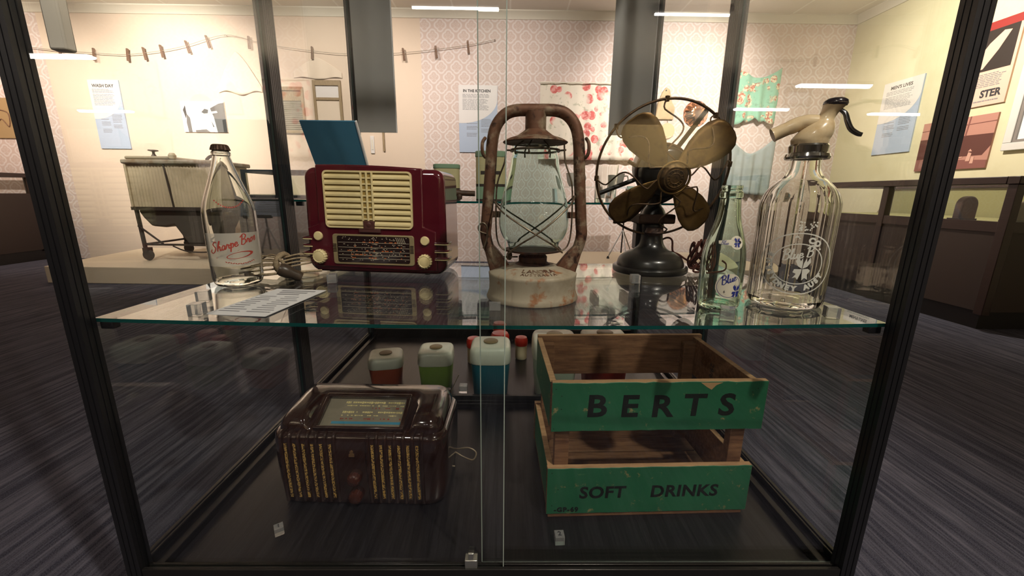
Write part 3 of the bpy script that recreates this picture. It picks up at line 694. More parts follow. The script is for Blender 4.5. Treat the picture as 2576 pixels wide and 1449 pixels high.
for xs in (424, 1372):
    b = MB()
    for k in range(6): rbox(b, xs, 972 + k * 17, xs + 42, 981 + k * 17, -0.0082, -0.007)
    b.build('side_stripes', m_dialdark, dial, smooth=0)
for (px, py, r, sc) in ((243, 885, 0.0112, 0), (1550, 910, 0.0112, 0), (250, 1132, 0.0172, 1), (1547, 1156, 0.0172, 1)):
    x, z = rc(px, py); M = Matrix.Translation((x, -0.004, z)) @ Matrix.Rotation(PI / 2, 4, 'X'); b = MB()
    if sc: b.lathe([(r, 0), (r * 1.02, 0.006), (r * 0.98, 0.009), (r * 0.80, 0.0115), (r * 0.72, 0.0105), (r * 0.62, 0.0112), (0, 0.0118)], 96, M=M, mod=lambda a, q, zz: 1 + (0.045 * math.cos(16 * a) if q > r * 0.9 else 0))
    else: b.lathe([(r, 0), (r, 0.003), (r * 0.85, 0.0055), (0, 0.0065)], 40, M=M)
    b.build('tuning_knob' if sc else 'button', m_creamp, RED, smooth=40)
for side, ys, xs in ((1, (950, 1043, 1136), (1668, 1805)), (-1, (926, 1016, 1108), (52, 160))):
    for yy in ys:
        (x0, z0), (x1, _) = rc(xs[0], yy), rc(xs[1], yy); b = MB()
        pts = [(x0, -0.006, z0), (x1 - 0.004, -0.006, z0), (x1 + 0.002, -0.003, z0), (x1 + 0.005, 0.006, z0), (x1 + 0.005, 0.03, z0)] if side > 0 else [(x1, -0.006, z0), (x0 + 0.004, -0.006, z0), (x0 - 0.002, -0.003, z0), (x0 - 0.004, 0.006, z0), (x0 - 0.004, 0.03, z0)]
        b.tube(pts, 0.0014, 8); b.build('trim_line', m_creamp, RED, smooth=60)
        b = MB(); b.tube([(p[0], p[1] + 0.001, p[2] + 0.0035) for p in pts], 0.0022, 8); b.build('trim_ridge', m_maroon, RED, smooth=60)
for x in (-0.13, 0.12):
    for y in (0.03, 0.14):
        b = MB(); b.lathe([(0, -0.004), (0.007, -0.004), (0.008, 0.002), (0, 0.002)], 16, (x, y, 0)); b.build('foot', m_blackpl, RED)
# its cord, looped and tied, lying beside it
m_cord = P('cream cloth cord', 'b5a183', 0.75, c2='8f7c62', sc=200); m_plug = P('brown bakelite plug', (0.05, 0.032, 0.02), 0.35, c2=(0.09, 0.06, 0.04), sc=30)
b = MB()
for k in range(7):
    dz = 0.006 + 0.0065 * (k % 4) + 0.002 * k; dy = -0.022 + 0.008 * k
    pts = [(-0.165, 0.02 + dy * .6, 0.02 + dz * .5), (-0.195, -0.01 + dy * 0.8, 0.012 + dz), (-0.222, -0.035 + dy * 0.45, 0.008 + dz * .95), (-0.262, -0.045 + dy * 1.2, 0.004 + dz * 1.2), (-0.300 - 0.005 * (k % 3), -0.04 + dy * 1.8, 0.002 + dz * 0.8)]
    b.tube(catmull(pts, 5), 0.0022, 7)
b.tube(catmull([(-0.295, -0.065, 0.003), (-0.26, -0.085, 0.003), (-0.215, -0.105, 0.010), (-0.19, -0.09, 0.012)], 6), 0.003, 7)
b.tube(catmull([(-0.29, -0.06, 0.003), (-0.25, -0.075, 0.003), (-0.20, -0.06, 0.006), (-0.14, -0.005, 0.004)], 6), 0.003, 7)
cord = b.build('power_cord', m_cord, RED, smooth=60)
b = MB(); b.tube(catmull([(-0.220 + 0.002 * math.sin(2 * PI * k / 14), -0.035 + 0.026 * math.cos(2 * PI * k / 14), 0.026 + 0.021 * math.sin(2 * PI * k / 14)) for k in range(14)], 2, True), 0.0065, 8, True)
b.tube(catmull([(-0.213, -0.058, 0.038), (-0.198, -0.066, 0.03), (-0.188, -0.085, 0.018)], 5), 0.004, 8); b.build('cord_tie', m_cord, cord, smooth=60)
M = Matrix.Translation((-0.170, -0.095, 0.016)) @ Matrix.Rotation(math.radians(-62), 4, 'Z') @ Matrix.Rotation(math.radians(62), 4, 'X')
b = MB(); b.lathe([(0, -0.03), (0.010, -0.03), (0.0125, -0.022), (0.0115, -0.012), (0.0150, 0.0), (0.0155, 0.014), (0.0125, 0.020), (0, 0.022)], 20, M=M); b.build('plug', m_plug, cord, smooth=50)

# ------------------------------------------------------------------ hurricane lantern
def rust(name, base, r1, r2, sc=22, lo=0.42, hi=0.62, metal=0.35, rough=0.6):
    return P(name, base, rough, metal, c2=r1, sc=sc, lo=lo, hi=hi, bp=0.15, c3=r2, sc3=sc * 2.5)
m_rust = rust('rusty lantern tube', '6d4a38', '94826c', '3a231a', 26, 0.5, 0.62)
m_rustdark = rust('dark rusty metal', '3c241a', '5a3a28', '22140f', 40)
m_tank = P('cream painted tank', 'aba08c', 0.6, 0.1, c2='8d7f69', sc=14, lo=0.5, hi=0.75, c3='9a6a48', sc3=36)
m_wire = P('steel wire', '8a7c6a', 0.35, 0.8, c2='5a4434', sc=50)
lx, ly = 0.0505, 0.800
LAN = thing('hurricane_lantern', 'rusty hurricane lantern with pale green glass globe and cream painted base', 'lantern', (lx, ly, sz(lx) + 0.0008), math.radians(-3))
b = MB(); b.lathe([(0, 0.004), (0.086, 0.004), (0.0915, 0.0), (0.0925, 0.002), (0.0895, 0.010), (0.0872, 0.017), (0.0868, 0.030), (0.0880, 0.046), (0.0885, 0.050), (0.0860, 0.0528), (0.074, 0.0575), (0.055, 0.0635), (0.036, 0.067), (0, 0.068)], 72); b.build('fuel_tank', m_tank, LAN, smooth=50)
def tdome(x, y):   # tank top height
    r = math.hypot(x, y); return 0.0528 + (0.086 - r) / 0.031 * 0.0107 if r > 0.055 else 0.0635 + (0.055 - r) / 0.019 * 0.0035
def tanktext(nm, body, size, rad, span, bold=0.0002):
    b = MB(); n = len(body)
    for k, ch in enumerate(body):
        a = (k - (n - 1) / 2) / n * span + 0.16; me = textmesh(ch, size, bold=bold, ext=0.0005)
        def f(co, a=a):
            r = rad - co.y; x = math.sin(a) * r + co.x * math.cos(a); y = -math.cos(a) * r + co.x * math.sin(a)
            return (x, y, tdome(x, y) + 0.0004 + co.z)
        b.add(me, f)
    return b.build(nm, m_rust, LAN, smooth=0)
tanktext('embossed_name', 'LANORA', 0.0155, 0.062, 1.05, 0.0004); tanktext('embossed_country', 'AUSTRALIA', 0.0105, 0.074, 0.95)
b = MB(); b.lathe([(0.034, 0.064), (0.037, 0.066), (0.032, 0.069), (0.028, 0.072), (0.0285, 0.082), (0.024, 0.086), (0.026, 0.090), (0.030, 0.0915), (0.050, 0.0925), (0.0565, 0.094), (0.0565, 0.097), (0.046, 0.096), (0, 0.098)], 48, mod=lambda a, r, z: 1 + (0.05 * math.cos(24 * a) if 0.0825 < z < 0.0905 else 0)); b.build('burner', m_rustdark, LAN, smooth=40)
b = MB(); b.tube([(-0.03, -0.018, 0.083), (-0.058, -0.034, 0.085)], 0.0016, 8); b.lathe([(0, -0.002), (0.008, -0.002), (0.008, 0.002), (0, 0.002)], 16, M=Matrix.Translation((-0.046, -0.027, 0.086)) @ Matrix.Rotation(PI / 2, 4, 'Y') @ Matrix.Rotation(0.5, 4, 'X')); b.build('wick_winder', m_wire, LAN)
gp_ = smoothprof([(0.0480, 0.097), (0.0500, 0.105), (0.0525, 0.112), (0.0600, 0.120), (0.0665, 0.135), (0.0685, 0.152), (0.0665, 0.175), (0.0600, 0.205), (0.0520, 0.232), (0.0468, 0.255), (0.0452, 0.268), (0.0430, 0.275), (0.0430, 0.290)], 4)
b = MB(); b.lathe(gp_ + [(r - 0.0022, z) for r, z in gp_[::-1]] + [gp_[0]], 64); bmesh.ops.remove_doubles(b.bm, verts=b.bm.verts[:], dist=1e-7); b.build('glass_globe', m_aqua, LAN, smooth=60)
b = MB(); b.lathe([(0.0475, 0.281), (0.0485, 0.283), (0.0475, 0.285), (0.0445, 0.283), (0.0475, 0.281)], 40); b.tube([(-0.056, -0.006, 0.283), (-0.046, -0.004, 0.283)], 0.0017, 7); b.tube([(0.046, -0.004, 0.283), (0.058, -0.006, 0.284)], 0.0017, 7)
for a in (-0.9, -0.25, 0.55, 2.4, 3.6): b.tube(catmull([(0.0455 * math.sin(a), -0.0455 * math.cos(a), 0.274), (0.0462 * math.sin(a), -0.0462 * math.cos(a), 0.286), (0.032 * math.sin(a), -0.032 * math.cos(a), 0.296), (0.026 * math.sin(a + .1), -0.026 * math.cos(a + .1), 0.302)], 4), 0.0015, 7)
b.build('globe_clip', m_wire, LAN)
b = MB(); b.lathe(smoothprof([(0.0595, 0.296), (0.0605, 0.2985), (0.050, 0.304), (0.036, 0.3085), (0.026, 0.315), (0.0195, 0.320)], 3) + [(0.0195, 0.352), (0.012, 0.356), (0, 0.356)], 48); b.lathe([(0.0595, 0.296), (0.02, 0.3), (0, 0.301)], 48); b.build('hood', m_rust, LAN, smooth=45)
lp = [(-0.066, 0.058), (-0.074, 0.070), (-0.088, 0.098), (-0.0945, 0.125), (-0.0925, 0.150), (-0.0885, 0.200), (-0.0845, 0.250), (-0.0815, 0.295), (-0.0745, 0.325), (-0.0590, 0.345), (-0.038, 0.3535), (0, 0.3545)]
path = lp + [(-x, z) for x, z in lp[:-1][::-1]]
pp = catmull([(x, 0.0, z) for x, z in path], 5)
b = MB(); b.tube(pp, [0.0110] * len(pp), 16, flat=1.12); b.build('frame_tube', m_rust, LAN, smooth=60)
for s in (-1, 1):
    b = MB(); b.prism([(s * 0.085, 0.050), (s * 0.044, 0.0605), (s * 0.048, 0.066), (s * 0.070, 0.094), (s * 0.088, 0.112), (s * 0.099, 0.105)], -0.010, 0.010); b.build('tube_foot', m_rust, LAN, bevel=0.003)
    b = MB(); xa, xb = sorted((s * 0.066, s * 0.083)); b.box(xa, xb, -0.004, 0.004, 0.158, 0.170); b.build('cleat', m_rust, LAN, bevel=0.001)
    w = [(s * 0.054, -0.006, 0.294), (s * 0.057, -0.008, 0.262), (s * 0.070, -0.010, 0.225), (s * 0.073, -0.010, 0.185), (s * 0.0725, -0.010, 0.130), (s * 0.066, -0.012, 0.104), (s * 0.052, -0.018, 0.094)]
    b = MB(); b.tube(catmull(w, 5), 0.0016, 7); b.build('side_wire', m_wire, LAN)
    b = MB(); b.tube(catmull([(s * 0.094, -0.004, 0.305), (s * 0.0985, -0.012, 0.295), (s * 0.0985, -0.012, 0.278), (s * 0.094, -0.004, 0.27)], 4), 0.0032, 8); b.build('bail_ear', m_rust, LAN)
def guard(pts, nm):
    b = MB(); b.tube(catmull(pts, 6), 0.0017, 7); b.build(nm, m_wire, LAN, smooth=60)
for sy in (-1, 1):
    guard([(-0.076, sy * 0.008, 0.188), (-0.060, sy * 0.048, 0.172), (-0.026, sy * 0.069, 0.150), (0.004, sy * 0.0725, 0.132), (0.036, sy * 0.062, 0.112), (0.056, sy * 0.028, 0.094)], 'guard_wire')
    guard([(0.078, sy * 0.008, 0.200), (0.066, sy * 0.042, 0.184), (0.034, sy * 0.067, 0.155), (0.004, sy * 0.0745, 0.132), (-0.026, sy * 0.064, 0.112), (-0.046, sy * 0.036, 0.093)], 'guard_wire')
guard([(-0.098, -0.014, 0.098), (-0.0905, -0.017, 0.118), (-0.0905, -0.017, 0.140), (-0.098, -0.017, 0.148), (-0.106, -0.016, 0.142), (-0.105, -0.016, 0.132), (-0.092, -0.016, 0.127)], 'bail_hook')
# ------------------------------------------------------------------ desk fan
m_brass = P('aged brass blade', '7d6238', 0.42, 0.75, c2='5e452a', sc=14, lo=0.45, hi=0.6, bp=0.05); m_cage = rust('rusted brass wire', '4a3626', '6a5236', '2a1c14', 60, metal=0.5, rough=0.5)
m_cast = P('black cast iron', (0.010, 0.010, 0.009), 0.28, coat=0.2, c2=(0.02, 0.018, 0.014), sc=9); m_collar = P('brown collar', '3a2418', 0.6, c2='4a3020', sc=20)
m_hubface = P('brass hub face', '6b5230', 0.38, 0.7, c2='40301e', sc=70, bp=0.4)
fx, fy = 0.386, 1.078
FAN = thing('desk_fan', 'old electric desk fan with four brass blades and wire cage on black iron base', 'fan', (fx, fy, sz(fx) + 0.001), 0); FAN.rotation_euler.y = -0.012
b = MB(); b.lathe(smoothprof([(0.094, 0.0), (0.097, 0.003), (0.097, 0.013), (0.094, 0.016)], 3) + smoothprof([(0.087, 0.0165), (0.086, 0.024), (0.080, 0.038), (0.064, 0.050), (0.046, 0.058), (0.034, 0.070), (0.0290, 0.086), (0.0272, 0.105), (0.0272, 0.128), (0, 0.129)], 4), 64); b.lathe([(0, 0.0), (0.094, 0.0)], 64); b.build('base', m_cast, FAN, smooth=45)
b = MB(); b.box(-0.0375, 0.024, 0.012, 0.05, 0.055, 0.128); b.build('switch_box', m_cast, FAN, bevel=0.004)
b = MB(); b.prism(rrect(-0.048, 0.046, 0.128, 0.152, 0.005), -0.038, 0.035); b.build('collar', m_collar, FAN, bevel=0.004)
b = MB(); b.lathe(smoothprof([(0.032, 0.151), (0.026, 0.164), (0.018, 0.176), (0.017, 0.20)], 4), 24); b.tube(catmull([(0.0, 0, 0.19), (-0.012, 0.01, 0.215), (-0.01, 0.03, 0.245)], 5), 0.016, 12); b.tube(catmull([(0.012, -0.005, 0.185), (0.04, -0.02, 0.205), (0.055, -0.03, 0.24)], 5), 0.009, 10); b.build('neck', m_cast, FAN, smooth=60)
b = MB(); b.lathe([(0, 0), (0.02, 0), (0.024, -0.012), (0.014, -0.02), (0, -0.02)], 20, (-0.005, -0.032, 0.118)); b.build('switch_knob', m_collar, FAN)
HEAD = Matrix.Translation((-0.002, -0.048, 0.2580)) @ Matrix.Rotation(math.radians(14), 4, 'X')
def hp(x, y, z): return HEAD @ Vector((x, y, z))
AX = HEAD @ Matrix.Rotation(PI / 2, 4, 'X')      # lathe axis along the fan's facing direction
def pol(a, r): return (r * math.cos(a), r * math.sin(a))
b = MB(); b.lathe(smoothprof([(0.006, 0.055), (0.02, 0.036), (0.052, 0.026), (0.060, 0.010), (0.062, -0.03), (0.055, -0.075), (0.036, -0.100), (0, -0.108)], 4), 40, M=AX); b.build('motor', m_cast, FAN, smooth=50)
b = MB(); b.lathe([(0.062, -0.004), (0.066, -0.004), (0.066, -0.014), (0.062, -0.014)], 40, M=AX); b.tube([hp(-0.066, 0.01, 0.012), hp(-0.085, 0.008, 0.022)], 0.005, 8); b.build('motor_band', m_collar, FAN)
b = MB(); rr_ = [hp(*((lambda p: (p[0], 0, p[1]))(pol(2 * PI * k / 72, 0.163)))) for k in range(72)]; b.tube(rr_, 0.0031, 8, True); cage = b.build('cage', m_cage, FAN, smooth=60)
b = MB(); b.tube([hp(0.0365 * math.cos(2 * PI * k / 40), -0.076, 0.0365 * math.sin(2 * PI * k / 40)) for k in range(40)], 0.0028, 8, True); b.build('hub_ring', m_brass, cage, smooth=60)
for k in range(8):
    a = math.radians(6 + 45 * k); pts = []
    for i in range(25):
        s_ = i / 24; r = 0.037 + (0.165 - 0.037) * s_; off = 0.020 * math.sin(2 * PI * s_ * 1.25 + 0.4) * min(1, 6 * s_, 6 * (1 - s_)); y = -0.076 + 0.076 * s_ - 0.022 * math.sin(PI * s_)
        u, v = pol(a, r); pts.append(hp(u - off * math.sin(a), y, v + off * math.cos(a)))
    b = MB(); b.tube(pts, 0.0019, 7); b.build('cage_wire', m_cage, cage, smooth=60)
    u, v = pol(a, 0.163); b = MB(); b.lathe([(0, -0.007), (0.0052, -0.006), (0.0052, 0.006), (0, 0.007)], 10, M=HEAD @ Matrix.Translation((u, 0, v))); b.build('wire_clip', m_cage, cage)
for a in (60, 200, 318):
    a = math.radians(a); b = MB(); (u0, v0), (u1, v1) = pol(a, 0.058), pol(a, 0.164); b.tube([hp(u0, 0.012, v0), hp(u1, 0.002, v1)], 0.0055, 4, flat=0.5); b.build('cage_arm', m_cast, cage, smooth=0)
for k in range(4):
    a = math.radians(40 + 90 * k); b = MB(); prof = [(0.014, 0.010), (0.03, 0.013), (0.05, 0.024), (0.075, 0.036), (0.105, 0.044), (0.13, 0.0445), (0.148, 0.038), (0.158, 0.026), (0.1625, 0.012)]
    tw0 = math.radians(34); L = []
    for r, w in prof:
        row = []
        for j in range(7):
            q = (j / 6 - 0.5) * 2 * w; tw = tw0 - 0.25 * (r / 0.16); cam_ = 0.10 * (q * q) / 0.04
            tq, dy = q * math.cos(tw) , q * math.sin(tw) + cam_ * 0.4
            u, v = pol(a, r); row.append(hp(u - tq * math.sin(a), -0.044 + dy * 0.75, v + tq * math.cos(a)))
        L.append(row)
    V = [[b.bm.verts.new(p) for p in row] for row in L]
    for A, B in zip(V[:-1], V[1:]):
        for j in range(6): b.bm.faces.new((A[j], A[j + 1], B[j + 1], B[j]))
    b.build('blade', m_brass, FAN, smooth=60, solid=0.0014, recalc=True)
b = MB(); b.lathe([(0, 0.084), (0.026, 0.0835), (0.030, 0.080), (0.0325, 0.076), (0.0325, 0.066), (0.022, 0.056), (0, 0.05)], 40, M=AX)
for r in (0.012, 0.020): b.tube([AX @ Vector((r * math.cos(2 * PI * k / 30), r * math.sin(2 * PI * k / 30), 0.0842)) for k in range(30)], 0.0010, 6, True)
for k in range(16): a = 2 * PI * k / 16; b.tube([AX @ Vector((0.0125 * math.cos(a), 0.0125 * math.sin(a), 0.0842)), AX @ Vector((0.0195 * math.cos(a), 0.0195 * math.sin(a), 0.0842))], 0.0009, 5)
b.build('hub', m_hubface, FAN, smooth=40)
m_redcord = P('dark red cloth cord', '5c2c20', 0.8, c2='74402e', sc=120)
b = MB(); b.tube(catmull([(0.026, 0.02, 0.075), (0.045, 0.01, 0.088), (0.056, 0.0, 0.082), (0.056, -0.01, 0.055), (0.068, -0.02, 0.047), (0.085, -0.03, 0.035), (0.100, -0.02, 0.030), (0.115, -0.02, 0.05), (0.12, -0.015, 0.075)], 6), 0.0026, 7)
for k in range(7):
    c = Vector((0.118 + 0.003 * k, -0.02 + 0.008 * (k % 3), 0.045)); b.tube(catmull([c + Vector((0.018 * math.cos(q + k) * (1 + .2 * rnd.random()), 0.02 * math.sin(2 * q + k), 0.040 * math.sin(q) * (0.8 + .3 * rnd.random()))) for q in [2 * PI * j / 9 for j in range(9)]], 4, True), 0.0026, 7, True)
b.tube(catmull([(0.115, -0.03, 0.02), (0.105, -0.035, 0.005), (0.12, -0.04, 0.003), (0.19, -0.03, 0.004), (0.20, -0.025, 0.02), (0.185, -0.02, 0.03)], 5), 0.0026, 7); b.build('power_cord', m_redcord, FAN, smooth=60)

# ------------------------------------------------------------------ brown bakelite radio
m_bake = P('brown bakelite', (0.024, 0.008, 0.005), 0.10, coat=1.0, c2=(0.036, 0.013, 0.008), sc=7); m_cloth = P('woven gold speaker cloth', '9a7338', 0.8)
def checker():
    m, nt, b = newmat('gold flecked speaker cloth'); v = coords(nt, (1, 1, 1)); w = nd(nt, 'ShaderNodeTexNoise'); w.inputs['Scale'].default_value = 330; w.inputs['Detail'].default_value = 1; nt.links.new(v, w.inputs['Vector'])
    f = nd(nt, 'ShaderNodeMapRange'); f.inputs[1].default_value = 0.44; f.inputs[2].default_value = 0.54; nt.links.new(w.outputs[0], f.inputs[0])
    nt.links.new(mixc(nt, f.outputs[0], lin('3a2216'), lin('b8954e')), b.inputs['Base Color']); b.inputs['Roughness'].default_value = 0.8; return m
m_cloth = checker()
qx, qy = -0.320, 0.765
BRN = thing('mantel_radio', 'dark brown bakelite radio with gold speaker strips and sloping top dial', 'radio', (qx, qy, BZ + 0.0005), math.radians(-1.5)); BRN.scale.z = 1.03
HW, RC, DP = 0.191, 0.036, 0.186
def bplan(hw, y0, y1, r): return [(x, y) for x, y in rrect(-hw, hw, y0, y1, [r * 0.5, r * 0.5, r, r], 8)]
b = MB(); rings = []
for ins, z in ((0.009, 0.0), (0.005, 0.006), (0.003, 0.020), (0.001, 0.060), (0.0, 0.110), (0.0004, 0.150), (0.0012, 0.160), (0.004, 0.1665), (0.009, 0.1695), (0.014, 0.1695), (0.016, 0.166)):
    rings.append([b.bm.verts.new((x, y, z)) for x, y in bplan(HW - ins * (1.6 if z < 0.05 else 1), ins, DP - ins * 0.3, RC)])
for A, B in zip(rings[:-1], rings[1:]):
    n = len(A)
    for k in range(n): b.bm.faces.new((A[k], A[(k + 1) % n], B[(k + 1) % n], B[k]))
b.bm.faces.new(rings[0][::-1]); b.bm.faces.new(rings[-1]); b.build('cabinet', m_bake, BRN, smooth=50)
UW, UR = 0.182, 0.034
def bprof(x):
    hump = 1 / (1 + math.exp(-(abs(x) - 0.112) / 0.0035))
    A = [(0.013, 0.160), (0.0135, 0.1690), (0.0165, 0.1715), (0.026, 0.1745), (0.042, 0.1805), (0.060, 0.1875), (0.080, 0.196), (0.098, 0.2045), (0.106, 0.2085), (0.130, 0.212), (0.158, 0.2105), (0.172, 0.203), (0.180, 0.188), (0.181, 0.16)]
    B = [(0.013, 0.160), (0.0125, 0.176), (0.0155, 0.188), (0.0235, 0.1975), (0.036, 0.203), (0.056, 0.206), (0.078, 0.208), (0.098, 0.2095), (0.106, 0.2105), (0.130, 0.212), (0.158, 0.2105), (0.172, 0.203), (0.180, 0.188), (0.181, 0.16)]
    return [(a[0] * (1 - hump) + q[0] * hump, a[1] * (1 - hump) + q[1] * hump) for a, q in zip(A, B)]
xs = [-UW + UR * (1 - math.cos(PI / 2 * k / 8)) for k in range(9)] + [-0.134, -0.126, -0.121, -0.117, -0.114, -0.111, -0.108, -0.104, -0.099, -0.09, -0.06, -0.03, 0]
xs = xs + [-x for x in xs[:-1][::-1]]; b = MB(); V = []
for x in xs:
    d = max(0, abs(x) - (UW - UR)); ins = UR - math.sqrt(max(UR * UR - d * d, 0)); row = []
    for y, z in bprof(x):
        yy = y + ins * (1 - y / 0.11) if y < 0.11 else y - ins * 0.6 * (y - 0.11) / 0.07
        row.append(b.bm.verts.new((x, yy, 0.160 + (z - 0.160) * (1 - 0.9 * ins / UR) if ins > 0 else z)))
    V.append(row)
for A, B in zip(V[:-1], V[1:]):
    for j in range(len(A) - 1): b.bm.faces.new((A[j], A[j + 1], B[j + 1], B[j]))
    b.bm.faces.new((A[-1], A[0], B[0], B[-1]))
b.bm.faces.new(V[0]); b.bm.faces.new(V[-1][::-1]); b.build('hood', m_bake, BRN, smooth=50)
def front_y(z):
    pr = [(0.009, 0.0), (0.005, 0.006), (0.003, 0.020), (0.001, 0.060), (0.0, 0.110), (0.0004, 0.150), (0.0012, 0.160), (0.004, 0.1665)]
    for (y0, z0), (y1, z1) in zip(pr[:-1], pr[1:]):
        if z0 <= z <= z1: return y0 + (y1 - y0) * (z - z0) / (z1 - z0)
    return 0.0
SL = [-0.154, -0.135, -0.1155, -0.0965, -0.0775, -0.058], [0.033, 0.052, 0.071, 0.0905, 0.110, 0.1295]
for grp in SL:
    for x in grp:
        b = MB(); b.grid(lambda u, v: (x + (u - .5) * 0.0062, front_y(0.018 + 0.132 * v) - 0.0006, 0.018 + 0.132 * v), 1, 10); b.build('speaker_cloth', m_cloth, BRN)
    for x in [grp[0] - 0.0095] + [g + 0.0096 for g in grp]:
        pts = [(x, front_y(z) - 0.0008, z) for z in (0.010, 0.04, 0.08, 0.12, 0.150, 0.160)] + [(x, 0.0035, 0.1675), (x, 0.010, 0.1705), (x, 0.016, 0.1705)]
        b = MB(); b.tube(catmull(pts, 3), 0.0042, 8); b.build('front_rib', m_bake, BRN, smooth=60)
th = math.atan2(0.0345, 0.080); DM = Matrix.Translation((0.000, 0.0185, 0.1735)) @ Matrix.Rotation(th, 4, 'X')     # dial plane: x right, y up the slope
b = MB(); 
for x0, x1, y0, y1 in ((-0.098, 0.098, -0.004, 0.003), (-0.098, 0.098, 0.079, 0.089), (-0.098, -0.089, 0.003, 0.079), (0.089, 0.098, 0.003, 0.079)): b.box(x0, x1, y0, y1, -0.006, 0.0105, M=DM)
b.build('dial_frame', m_bake, BRN, bevel=0.0025, seg=3)
m_dialface = P('grey dial face', '83786a', 0.35, c2='978b7a', sc=5); b = MB(); b.box(-0.0895, 0.0895, 0.002, 0.080, -0.001, 0.0012, M=DM); dial = b.build('tuning_dial', m_dialface, BRN)
def drows(name, mat, spec, seed, w0, w1):
    r_ = random.Random(seed); b = MB()
    for (y0, y1, xa, xb, dens) in spec:
        x = xa
        while x < xb:
            w = r_.uniform(w0, w1)
            if r_.random() < dens: yy = r_.uniform(0, (y1 - y0) * 0.4); b.box(x, min(x + w, xb), y0 + yy, y1 - yy * .5, 0.0012, 0.0017, M=DM)
            x += w + 0.0011
    b.build(name, mat, dial, smooth=0)
drows('dial_gold_print', P('dial gold print', 'e0cc90', 0.6), ((0.066, 0.072, -0.05, 0.085, 0.95), (0.059, 0.062, -0.05, 0.085, 0.6), (0.040, 0.046, -0.05, 0.085, 0.85), (0.033, 0.036, -0.05, 0.085, 0.5), (0.004, 0.007, -0.05, 0.07, 0.5)), 3, 0.002, 0.005)
drows('dial_red_print', P('dial red print', '9a3028', 0.6), ((0.052, 0.056, 0.0, 0.085, 0.5), (0.024, 0.028, -0.05, 0.085, 0.35)), 5, 0.002, 0.004)
b = MB(); b.box(-0.066, 0.086, 0.013, 0.019, 0.0012, 0.0017, M=DM); b.build('dial_blue_band', P('dial blue band', '3d88a8', 0.5), dial, smooth=0)
b = MB(); b.box(-0.0895, 0.0895, 0.0035, 0.0785, 0.0030, 0.0045, M=DM); b.build('dial_glass', m_pane, dial, smooth=0)
for z, r in ((0.070, 0.0145), (0.026, 0.0150)):
    M = Matrix.Translation((-0.010, front_y(z), z)) @ Matrix.Rotation(PI / 2, 4, 'X'); b = MB(); b.lathe([(r, -0.002), (r, 0.008), (r * 0.9, 0.012), (r * 0.6, 0.0145), (0, 0.0145)], 48, M=M, mod=lambda a, q, zz: 1 + 0.035 * math.cos(12 * a)); b.build('tuning_knob', P('reddish bakelite knob', (0.055, 0.015, 0.009), 0.25, coat=0.4), BRN, smooth=40)
b = MB(); b.prism([(-0.006, -0.006), (0.006, -0.006), (0.0055, 0.0), (0.003, 0.001), (0.0035, 0.006), (0.0, 0.009), (-0.0035, 0.006), (-0.003, 0.001), (-0.0055, 0.0)], -0.0022, 0.001, lambda x, y, z: (x - 0.012, y + front_y(0.128), z + 0.128)); b.build('emblem', P('gilt emblem', '8a6a48', 0.4, 0.6), BRN)
boxo('back_panel', P('dark brown back panel', (0.025, 0.013, 0.010), 0.5), BRN, -0.165, 0.172, 0.180, 0.200, 0.004, 0.185, bevel=0.004)
b = MB(); b.tube(catmull([(0.178, 0.17, 0.030), (0.195, 0.155, 0.040), (0.222, 0.150, 0.046), (0.240, 0.146, 0.036), (0.232, 0.140, 0.020), (0.205, 0.150, 0.022), (0.186, 0.150, 0.034), (0.176, 0.14, 0.044), (0.170, 0.13, 0.03), (0.172, 0.12, 0.018), (0.188, 0.125, 0.012)], 6), 0.0020, 8); b.build('wire_loop', P('pale wire', '9a8a76', 0.4, 0.5), BRN, smooth=60)
b = MB(); b.tube(catmull([(0.17, 0.19, 0.17), (0.18, 0.194, 0.195), (0.192, 0.197, 0.220)], 5), 0.0013, 6); b.build('aerial_wire', P('fine wire', '8a8070', 0.4, 0.5), BRN, smooth=60)

# ------------------------------------------------------------------ green crate
def woodmat(name, a, c, d, k=1.0):
    m, nt, b = newmat(name); v = coords(nt, (6, 60, 60)); f = noise(nt, v, 1.6, 6, 0.7, 0.35, 0.68); v2 = coords(nt); g = noise(nt, v2, 9, 3, 0.6, 0.55, 0.75)
    nt.links.new(mixc(nt, mth(nt, 'MULTIPLY', g, 0.6), mixc(nt, f, lin(a), lin(c)), lin(d)), b.inputs['Base Color']); b.inputs['Roughness'].default_value = 0.7; bump(nt, b, f, 0.25, 0.001); return m
m_wood = woodmat('bare crate timber', '5a3a26', '8a6547', '3c261a')
m_woodpale = woodmat('rubbed pale timber edge', '94714f', 'b8946c', '7a5a40')
def greenmat():
    m, nt, b = newmat('chipped green paint'); v = coords(nt); vx = coords(nt, (7, 40, 40)); f = noise(nt, v, 34, 6, 0.7, 0.60, 0.68); s_ = noise(nt, vx, 3.0, 4, 0.7, 0.66, 0.72); g = noise(nt, v, 5, 3, 0.6, 0.3, 0.7)
    c = mixc(nt, g, lin('1c5c40'), lin('266a4a')); c = mixc(nt, mth(nt, 'MULTIPLY', s_, 0.55), c, lin('6f8a5c')); c = mixc(nt, mth(nt, 'MULTIPLY', f, 0.85), c, lin('a08a5e'))
    nt.links.new(c, b.inputs['Base Color']); b.inputs['Roughness'].default_value = 0.55; bump(nt, b, f, 0.2, 0.0008); return m
m_greenp = greenmat(); m_nail = P('rusty nail head', (0.03, 0.018, 0.012), 0.6, 0.5)
CR = thing('wooden_crate', 'green painted wooden crate lettered BERTS SOFT DRINKS on the case floor', 'crate', (0.0865, 0.733, BZ + 0.0005), math.radians(1.8))
CW, CD, CT_ = 0.440, 0.285, 0.013
